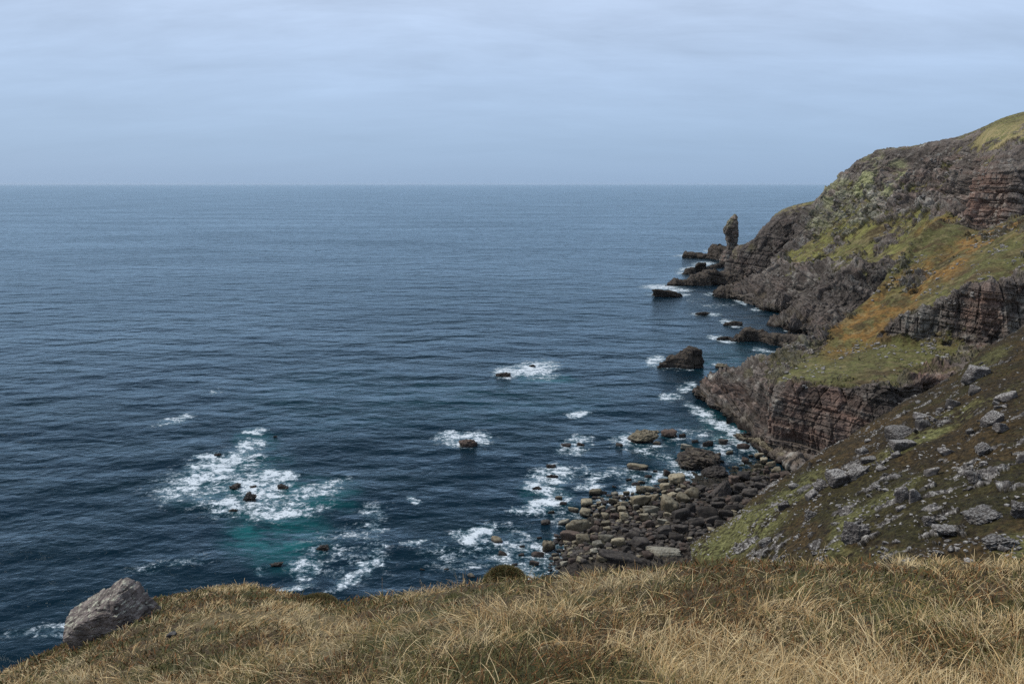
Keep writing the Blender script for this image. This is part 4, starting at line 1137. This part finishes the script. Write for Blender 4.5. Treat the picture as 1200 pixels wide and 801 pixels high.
def zone(p):
    """vegetation: straw / green / russet heath, as noise over the ground"""
    a = 1.5 * fbm(np.stack([p[..., 0] / 1.5, p[..., 1] / 1.5, p[..., 2] * 0], -1), 11, 4)
    b_ = fbm(np.stack([p[..., 0] / .8, p[..., 1] / .8, p[..., 2] * 0 + 4], -1), 12, 3)
    x, y, d_ = proj(p)
    heath = blob(x, y, [(400, 700, 70, 22, 12, .9), (855, 672, 60, 12, 0, .55), (830, 700, 60, 20, 0, .45), (60, 760, 40, 12, -30, .7), (200, 715, 60, 14, -10, .5), (270, 705, 40, 8, 0, .6), (300, 745, 60, 16, 0, .3), (1080, 765, 120, 30, 0, .3), (650, 740, 80, 16, 0, .45), (620, 790, 140, 18, 0, .4), (920, 760, 160, 16, 0, .25), (760, 705, 40, 10, 0, .3), (240, 790, 120, 16, 0, .35), (1060, 690, 60, 10, 0, .3), (120, 770, 30, 14, -20, .5)])
    return a, b_, heath


a, b_, hz = zone(fg)
soil = np.broadcast_to(np.array([.070, .050, .026]), fg.shape).copy()
soil = mix(soil, (.055, .055, .020), sst(.0, .35, b_ + hz * .4))
soil = mix(soil, (.16, .125, .066), sst(.05, .35, a - hz * .6) * .8)
hill = make_mesh('grass_hill', fg, grid_faces(*fg.shape[:2]), soil, smooth=True)
link('grass_hill', hill, M_SOIL, kind='structure')

# ---- blades: every tussock fans out from its own centre
M_BLADE, nt, b = nmat('grass_blade')
at = node(nt, 'ShaderNodeAttribute', attribute_name='Col')
nt.links.new(at.outputs['Color'], b.inputs['Base Color'])
b.inputs['Roughness'].default_value = .75; b.inputs['Specular IOR Level'].default_value = .2

# sampling over visible ground, even per screen area
fx, fy, fd = proj(fg)
cellp = fg
Rg, Cg = fg.shape[:2]
e1 = np.stack([fx[:-1, 1:] - fx[:-1, :-1], fy[:-1, 1:] - fy[:-1, :-1]], -1)
e2 = np.stack([fx[1:, :-1] - fx[:-1, :-1], fy[1:, :-1] - fy[:-1, :-1]], -1)
scr = np.abs(e1[..., 0] * e2[..., 1] - e1[..., 1] * e2[..., 0])
wa = np.linalg.norm(np.cross(fg[:-1, 1:] - fg[:-1, :-1], fg[1:, :-1] - fg[:-1, :-1]), axis=-1)
okc = (fy[:-1, :-1] < 1080) & (fy[:-1, :-1] > 640) & (fx[:-1, :-1] > -260) & (fx[:-1, :-1] < 1750) & (fd[:-1, :-1] > 2) & (fd[:-1, :-1] < 34)
wgt = np.where(okc, scr + wa * 260, 0) * np.where((fx[:-1, :-1] < -40) | (fx[:-1, :-1] > 1240) | (fy[:-1, :-1] > 840), .4, 1.); wgt = (wgt / wgt.sum()).ravel()


def sample(n):
    i = rng.choice(len(wgt), n, p=wgt); r_ = i // (Cg - 1); c_ = i % (Cg - 1)
    s = rng.random(n)[:, None]; t = rng.random(n)[:, None]
    return (fg[r_, c_] * (1 - s) * (1 - t) + fg[r_, c_ + 1] * (1 - s) * t + fg[r_ + 1, c_] * s * (1 - t) + fg[r_ + 1, c_ + 1] * s * t)


def blades(base, direc, length, width, bend, colr, tipc):
    """ribbons of three segments, bending over; base N x 3, direc N x 3 unit"""
    n = len(base)
    side = np.cross(direc, np.array([0, 0, 1.])) + rng.normal(size=(n, 3)) * .25
    side /= np.linalg.norm(side, axis=1, keepdims=True) + 1e-9
    out = np.stack([direc[:, 0], direc[:, 1], np.zeros(n)], -1)
    out /= np.linalg.norm(out, axis=1, keepdims=True) + 1e-9
    V = np.zeros((n, 9, 3)); CC = np.zeros((n, 9, 3))
    for k_, t in enumerate((0., .3, .6, .85)):
        c_ = base + direc * (length * t)[:, None] + (out * .9 - np.array([0, 0, .75])) * (length * bend * t * t)[:, None]
        w_ = (width * (1 - .72 * t))[:, None] * side * .5
        V[:, 2 * k_] = c_ - w_; V[:, 2 * k_ + 1] = c_ + w_
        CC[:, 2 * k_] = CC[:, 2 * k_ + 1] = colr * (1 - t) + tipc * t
    V[:, 8] = base + direc * length[:, None] + (out * .9 - np.array([0, 0, .75])) * (length * bend)[:, None]
    CC[:, 8] = tipc
    o = (np.arange(n) * 9)[:, None, None]
    q = np.array([[0, 1, 3, 2], [2, 3, 5, 4], [4, 5, 7, 6]])[None] + o
    tri = np.array([[6, 7, 8, 8]])[None] + o
    return V.reshape(-1, 3), CC.reshape(-1, 3), q.reshape(-1, 4), tri[..., :3].reshape(-1, 3)


def blade_mesh(name, parts):
    Vs, Cs, Fs = [], [], []; off = 0
    for V, CC, q, tr in parts:
        Vs.append(V); Cs.append(CC)
        # triangles stored as a split of every quad keeps one face size
        t_ = np.concatenate([q[:, [0, 1, 2]], q[:, [0, 2, 3]], tr]) + off
        Fs.append(t_); off += len(V)
    return make_mesh(name, np.concatenate(Vs), np.concatenate(Fs), np.concatenate(Cs))


def unit(v): return v / (np.linalg.norm(v, axis=-1, keepdims=True) + 1e-9)


STR = np.array([[.60, .44, .22], [.68, .535, .295], [.48, .33, .15], [.36, .22, .09], [.59, .46, .26]])
GRN = np.array([[.115, .112, .034], [.17, .15, .052], [.085, .085, .028], [.22, .185, .07]])
RUS = np.array([[.15, .068, .024], [.105, .062, .024], [.20, .085, .026], [.08, .060, .022], [.09, .078, .024]])


def grass():
    parts = []
    # tussocks
    nt_ = 8600; per = 24
    ctr = sample(nt_); a, b_, hz = zone(ctr)
    keep = rng.random(nt_) < np.clip(.74 - .95 * hz + 1.3 * a, .06, 1)
    ctr = ctr[keep]; a = a[keep]; b_ = b_[keep]; hz = hz[keep]; m = len(ctr)
    dist = np.linalg.norm(ctr - [0, 0, H], axis=1)
    tone = STR[rng.integers(0, 5, m)]
    gmix = np.clip(sst(.0, .4, b_ + .35 * hz - .2 * a) * .6 + rng.normal(size=m) * .1, 0, 1)
    lenT = rng.uniform(.11, .24, m) * (1 + .3 * a)
    wind = np.stack([fbm(ctr / 2.5, 41, 2) * 1.4 + .25, fbm(ctr / 2.5, 42, 2) * .8 - .1, np.zeros(m)], -1)
    idx = np.repeat(np.arange(m), per); n = len(idx)
    ang = rng.uniform(0, 2 * np.pi, n); rad = np.abs(rng.normal(size=n)) * .055 * (1 + dist[idx] * .05)
    base = ctr[idx] + np.stack([np.cos(ang) * rad, np.sin(ang) * rad, -.02 * np.ones(n)], -1)
    lean = rng.uniform(.15, .95, n)
    dr = unit(np.stack([np.cos(ang) * lean, np.sin(ang) * lean, np.ones(n)], -1) + wind[idx] * .55)
    L = lenT[idx] * rng.uniform(.55, 1.15, n)
    W = np.maximum(.0042, .00072 * dist[idx]) * rng.uniform(.7, 1.2, n)
    g_ = (rng.random(n) < gmix[idx])
    cb = np.where(g_[:, None], GRN[rng.integers(0, 4, n)], tone[idx]) * rng.uniform(.8, 1.2, (n, 1))
    tip = np.where(g_[:, None], cb * 1.25 + [.04, .02, .0], cb * 1.12)
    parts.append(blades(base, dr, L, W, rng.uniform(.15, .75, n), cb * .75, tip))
    # loose blades everywhere
    n = 80000
    base = sample(n); a, b_, hz = zone(base); dist = np.linalg.norm(base - [0, 0, H], axis=1)
    kp = rng.random(n) < np.clip(.85 - .8 * hz + .5 * a, .15, 1)
    base = base[kp]; a = a[kp]; b_ = b_[kp]; hz = hz[kp]; dist = dist[kp]; n = len(base)
    ang = rng.uniform(0, 2 * np.pi, n); lean = rng.uniform(.2, 1.3, n)
    wind = np.stack([fbm(base / 2.5, 41, 2) * 1.4 + .25, fbm(base / 2.5, 42, 2) * .8, np.zeros(n)], -1)
    dr = unit(np.stack([np.cos(ang) * lean, np.sin(ang) * lean, np.ones(n)], -1) + wind * .5)
    g_ = rng.random(n) < np.clip(.28 + .7 * b_ + .3 * hz - .3 * a, .05, .9)
    cb = np.where(g_[:, None], GRN[rng.integers(0, 4, n)], STR[rng.integers(0, 5, n)]) * rng.uniform(.7, 1.2, (n, 1))
    L = rng.uniform(.06, .18, n); W = np.maximum(.0036, .00068 * dist) * rng.uniform(.7, 1.2, n)
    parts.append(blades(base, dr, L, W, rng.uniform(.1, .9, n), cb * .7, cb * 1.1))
    # a few tall seed stalks
    n = 900
    base = sample(n); dist = np.linalg.norm(base - [0, 0, H], axis=1)
    dr = unit(np.stack([rng.normal(size=n) * .25 + .1, rng.normal(size=n) * .2, np.ones(n)], -1))
    cb = STR[rng.integers(0, 5, n)]
    parts.append(blades(base, dr, rng.uniform(.3, .55, n), np.maximum(.003, .00055 * dist), rng.uniform(0, .3, n), cb * .8, cb))
    # broad, arching dead blades, most of them close by
    n = 4500
    base = sample(n); a, b_, hz = zone(base); dist = np.linalg.norm(base - [0, 0, H], axis=1)
    kp = dist < 12; base = base[kp]; dist = dist[kp]; n = len(base)
    ang = rng.uniform(0, 2 * np.pi, n)
    dr = unit(np.stack([np.cos(ang) * .8, np.sin(ang) * .8, np.ones(n)], -1))
    cb = STR[rng.integers(0, 5, n)] * rng.uniform(.85, 1.2, (n, 1))
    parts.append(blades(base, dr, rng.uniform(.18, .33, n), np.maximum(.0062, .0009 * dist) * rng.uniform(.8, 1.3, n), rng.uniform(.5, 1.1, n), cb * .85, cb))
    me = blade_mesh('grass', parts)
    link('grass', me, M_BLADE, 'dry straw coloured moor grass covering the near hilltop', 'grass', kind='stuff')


def heath():
    n = 200000
    base = sample(n); a, b_, hz = zone(base); dist = np.linalg.norm(base - [0, 0, H], axis=1)
    kp = rng.random(n) < np.clip(.14 + 1.3 * hz + 1.7 * np.maximum(-a + .06, 0), .04, 1)
    base = base[kp]; dist = dist[kp]; hz = hz[kp]; n = len(base)
    base = base + np.stack([np.zeros(n), np.zeros(n), rng.uniform(-.02, .06, n) + .10 * hz * rng.random(n)], -1)
    ang = rng.uniform(0, 2 * np.pi, n); lean = rng.uniform(.1, 1.6, n)
    dr = unit(np.stack([np.cos(ang) * lean, np.sin(ang) * lean, np.ones(n)], -1))
    f = fbm(base / .8, 55, 3)
    cb = np.where((rng.random(n) < .62 + 1. * f)[:, None], RUS[rng.integers(0, 5, n)], GRN[rng.integers(0, 3, n)] * .8) * rng.uniform(.7, 1.25, (n, 1))
    L = rng.uniform(.035, .09, n) * (1 + dist * .03); W = np.maximum(.006, .0011 * dist) * rng.uniform(.8, 1.4, n)
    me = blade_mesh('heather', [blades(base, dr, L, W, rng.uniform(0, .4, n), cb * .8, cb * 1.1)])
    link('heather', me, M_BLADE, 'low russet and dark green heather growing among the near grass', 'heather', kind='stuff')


grass(); heath()


def mound(px, py, w, h, d_, label):
    """a low rounded clump of moss and heather shoots"""
    c = P(px, py + h, d_); m = np.linalg.norm(c - [0, 0, H]) / F
    rx = w * m / 2; rz = h * m
    v, f = ICO[4]
    p = v * np.array([rx, rx * .8, rz]) * (1 + .12 * fbm(v * 3, 7, 3))[:, None]
    col0 = np.broadcast_to(np.array([.045, .042, .014]), p.shape)
    n = 5200
    u = unit(rng.normal(size=(n, 3))); u[:, 2] = np.abs(u[:, 2])
    base = u * np.array([rx, rx * .8, rz]) * 1.0
    dr = unit(u + rng.normal(size=(n, 3)) * .45 + [0, 0, .3])
    cb = np.where((rng.random(n) < .35)[:, None], RUS[rng.integers(0, 5, n)], GRN[rng.integers(0, 3, n)] * .8) * rng.uniform(.7, 1.2, (n, 1))
    bl = blades(base, dr, rng.uniform(.04, .10, n), np.full(n, .012), rng.uniform(0, .4, n), cb * .8, cb)
    parts = [(p, col0, np.zeros((0, 4), int), f), bl]
    me = blade_mesh('heather_clump', parts)
    o = link('heather_clump', me, M_BLADE, label, 'shrub')
    o.location = c


mound(592, 666, 46, 20, 14.6, 'rounded mossy green heather clump on the brink above the beach')
mound(372, 700, 40, 9, 20., 'dark flat heather clump on the brink right of the grassy spur')

# ---- the big boulder on the spur, and a small stone near it
def spur_boulder():
    c = P(118, 745, 18.6); m = np.linalg.norm(c - [0, 0, H]) / F
    v, f = ICO[6]
    r = np.random.default_rng(5)
    # block outline, from its faces: flat slanting top, steep dark front, blunt left end
    nrm = np.array([[-.12, -.22, 1.], [.05, -1., -.12], [-1., -.35, .12], [1., -.25, -.02], [0, 1., .1], [0, 0, -1], [.75, -.2, .75], [-.6, -.75, .5], [.2, -.75, .75], [-.55, -.6, -.6], [.8, -.6, -.1]])
    nrm = nrm / np.linalg.norm(nrm, axis=1, keepdims=True)
    dd_ = np.array([.50, .60, .92, .86, .6, .60, .95, .86, .72, .86, .98])
    a = np.maximum(v @ nrm.T / dd_, 0); p = v * ((a ** 26).sum(1) ** (-1 / 26))[:, None]
    q = p + .1 * np.stack([fbm(p * 1.8 + 3, 70 + k_, 4) for k_ in range(3)], -1)
    q = q + np.stack([q[:, 2] * .2, q[:, 2] * .1, q[:, 0] * .35], -1)
    bv, be = blocks(q + 4, (.55, .5, .20), 3); bv2, be2 = blocks(q + 8, (.24, .22, .07), 4)
    p = p * (1 + .075 * (bv - .5) + .045 * (bv2 - .5) - .05 * (1 - sst(0, .10, be)) + .05 * fbm(p * 2.2, 8, 5) + .03 * fbm(p * 9, 9, 4))[:, None]
    W = 88 * m / 2
    lo, hi = p.min(0), p.max(0)
    p = (p - (lo + hi) / 2) / ((hi[0] - lo[0]) / 2) * W
    # tilt with the slope: the right end is higher
    t = math.radians(-25); ct, st = math.cos(t), math.sin(t)
    p = np.stack([p[:, 0] * ct + p[:, 2] * st, p[:, 1], -p[:, 0] * st + p[:, 2] * ct], -1)
    me = make_mesh('boulder', p, f); me.materials.append(M_LICH)
    o = link('boulder', me, M_LICH, 'large angular lichen crusted sandstone boulder perched on the grassy spur', 'boulder')
    o.location = P(118, 727, 18.3)
spur_boulder()
p_, f_ = rock_shape(77, 4, rough=.05)
c = P(204, 748, 17.0)
me = make_mesh('stone', p_ * np.array([.09, .08, .045]), f_, smooth=True); me.materials.append(M_STONE)
o = link('stone', me, M_STONE, 'small pale grey stone lying in the grass right of the large boulder', 'stone'); 
ii = np.argmin((fx - 204) ** 2 + (fy - 749) ** 2 + (fd > 34) * 1e5)
o.location = fg.reshape(-1, 3)[ii] + [0, 0, .1]

# ---------------------------------------------------------------- sky, sun, camera
w = bpy.data.worlds.new('World'); sc.world = w; w.use_nodes = True
nt = w.node_tree; nt.nodes.clear()
out = nt.nodes.new('ShaderNodeOutputWorld'); bg = nt.nodes.new('ShaderNodeBackground')
nt.links.new(bg.outputs[0], out.inputs[0])
SUN_EL, SUN_AZ = math.radians(47), math.radians(-74)      # azimuth from +Y, negative = to the left
sky = node(nt, 'ShaderNodeTexSky'); sky.sky_type = 'NISHITA'; sky.sun_disc = False
sky.sun_elevation = SUN_EL; sky.sun_rotation = SUN_AZ; sky.air_density = 1.; sky.dust_density = 1.5; sky.ozone_density = 2.
tc = node(nt, 'ShaderNodeTexCoord'); sep = node(nt, 'ShaderNodeSeparateXYZ')
nt.links.new(tc.outputs['Generated'], sep.inputs[0])
zc = math_n(nt, 'MAXIMUM', sep.outputs[2], 0.)
# cloud sheet: project the direction on a high flat layer
den = math_n(nt, 'ADD', zc, .20)
cx_ = math_n(nt, 'DIVIDE', sep.outputs[0], den); cy_ = math_n(nt, 'DIVIDE', sep.outputs[1], den)
cmb = node(nt, 'ShaderNodeCombineXYZ'); nt.links.new(cx_, cmb.inputs[0]); nt.links.new(cy_, cmb.inputs[1])
def wn(scale, det, ro, sx_, sy_, rot, dist=0.):
    mp = node(nt, 'ShaderNodeMapping'); mp.inputs['Scale'].default_value = (sx_, sy_, 1); mp.inputs['Rotation'].default_value = (0, 0, rot)
    nt.links.new(cmb.outputs[0], mp.inputs['Vector'])
    n = node(nt, 'ShaderNodeTexNoise', Scale=scale, Detail=det, Roughness=ro, Distortion=dist); nt.links.new(mp.outputs[0], n.inputs['Vector']); return n.outputs['Fac']
c1 = wn(.55, 7., .6, 1., 1.6, .3, .4)
c2 = wn(1.7, 6., .62, .7, 1.9, -.5, .3)
cl_ = math_n(nt, 'ADD', math_n(nt, 'MULTIPLY', c1, .52), math_n(nt, 'MULTIPLY', c2, .48))
fade = ramp(nt, zc, [(.0, 0.), (.09, .35), (.24, 1.)])
veil = ramp(nt, zc, [(0., (3.05, 4.05, 5.65)), (.05, (3.15, 4.25, 5.95)), (.14, (3.75, 4.75, 6.45)), (.4, (4.1, 5.0, 6.4)), (1., (3.4, 4.2, 5.6))]) if False else None
vr = nt.nodes.new('ShaderNodeValToRGB')
pts = [(0., (.300, .430, .620)), (.04, (.330, .468, .672)), (.12, (.420, .555, .770)), (.24, (.530, .645, .845)), (1., (.36, .45, .60))]
while len(vr.color_ramp.elements) < len(pts): vr.color_ramp.elements.new(.5)
for e, (p_, c_) in zip(vr.color_ramp.elements, pts): e.position = p_; e.color = (*c_, 1)
nt.links.new(zc, vr.inputs[0])
sc10 = node(nt, 'ShaderNodeVectorMath', operation='SCALE'); nt.links.new(vr.outputs[0], sc10.inputs[0]); sc10.inputs['Scale'].default_value = 10.
base = mixc(nt, .9, sky.outputs[0], sc10.outputs[0])
gmul = math_n(nt, 'MULTIPLY_ADD', math_n(nt, 'MULTIPLY', math_n(nt, 'SUBTRACT', cl_, .5), fade), 1.5, 1.03)
cc = node(nt, 'ShaderNodeVectorMath', operation='SCALE'); nt.links.new(base, cc.inputs[0]); nt.links.new(gmul, cc.inputs['Scale'])
# brighter wisps are also whiter
wf = ramp(nt, math_n(nt, 'MULTIPLY', cl_, fade), [(.46, 0.), (.68, .75)])
fin = mixc(nt, wf, cc.outputs[0], (6.4, 7.0, 8.1))
nt.links.new(fin, bg.inputs['Color']); bg.inputs['Strength'].default_value = .105

hm = bpy.data.materials.new('haze_air'); hm.use_nodes = True
hn = hm.node_tree; hn.nodes.clear()
ho = hn.nodes.new('ShaderNodeOutputMaterial'); hv = hn.nodes.new('ShaderNodeVolumePrincipled')
hv.inputs['Color'].default_value = (.86, .93, 1., 1); hv.inputs['Density'].default_value = 2.2e-6; hv.inputs['Anisotropy'].default_value = .2
hn.links.new(hv.outputs[0], ho.inputs['Volume'])
B = 70000.
hc = np.array([[x, y, z] for z in (-8., 165.) for x, y in ((-B, -2000.), (B, -2000.), (B, B), (-B, B))])
hf = [[3, 2, 1, 0], [4, 5, 6, 7], [0, 1, 5, 4], [1, 2, 6, 5], [2, 3, 7, 6], [3, 0, 4, 7]]
link('haze', make_mesh('haze', hc, hf), hm, kind='stuff')

sl = bpy.data.lights.new('sun', 'SUN'); sl.energy = 2.7; sl.angle = math.radians(12); sl.color = (1., .93, .82)
so = bpy.data.objects.new('sun', sl); C.objects.link(so)
sd = np.array([math.sin(SUN_AZ) * math.cos(SUN_EL), math.cos(SUN_AZ) * math.cos(SUN_EL), math.sin(SUN_EL)])
from mathutils import Vector
so.rotation_euler = Vector(sd).to_track_quat('Z', 'Y').to_euler()

cam = bpy.data.cameras.new('camera'); co = bpy.data.objects.new('camera', cam); C.objects.link(co)
cam.sensor_width = 36.; cam.lens = 36. * F / 1200.; cam.clip_start = .1; cam.clip_end = 200000.
co.location = (0, 0, H); co.rotation_euler = (math.pi / 2 - PITCH, 0, 0)
sc.camera = co
sc.render.resolution_x = 1024; sc.render.resolution_y = 683
sc.view_settings.view_transform = 'Standard'; sc.view_settings.look = 'None'; sc.view_settings.exposure = 0.; sc.view_settings.gamma = 1.
sc.cycles.max_bounces = 6; sc.cycles.use_denoising = False
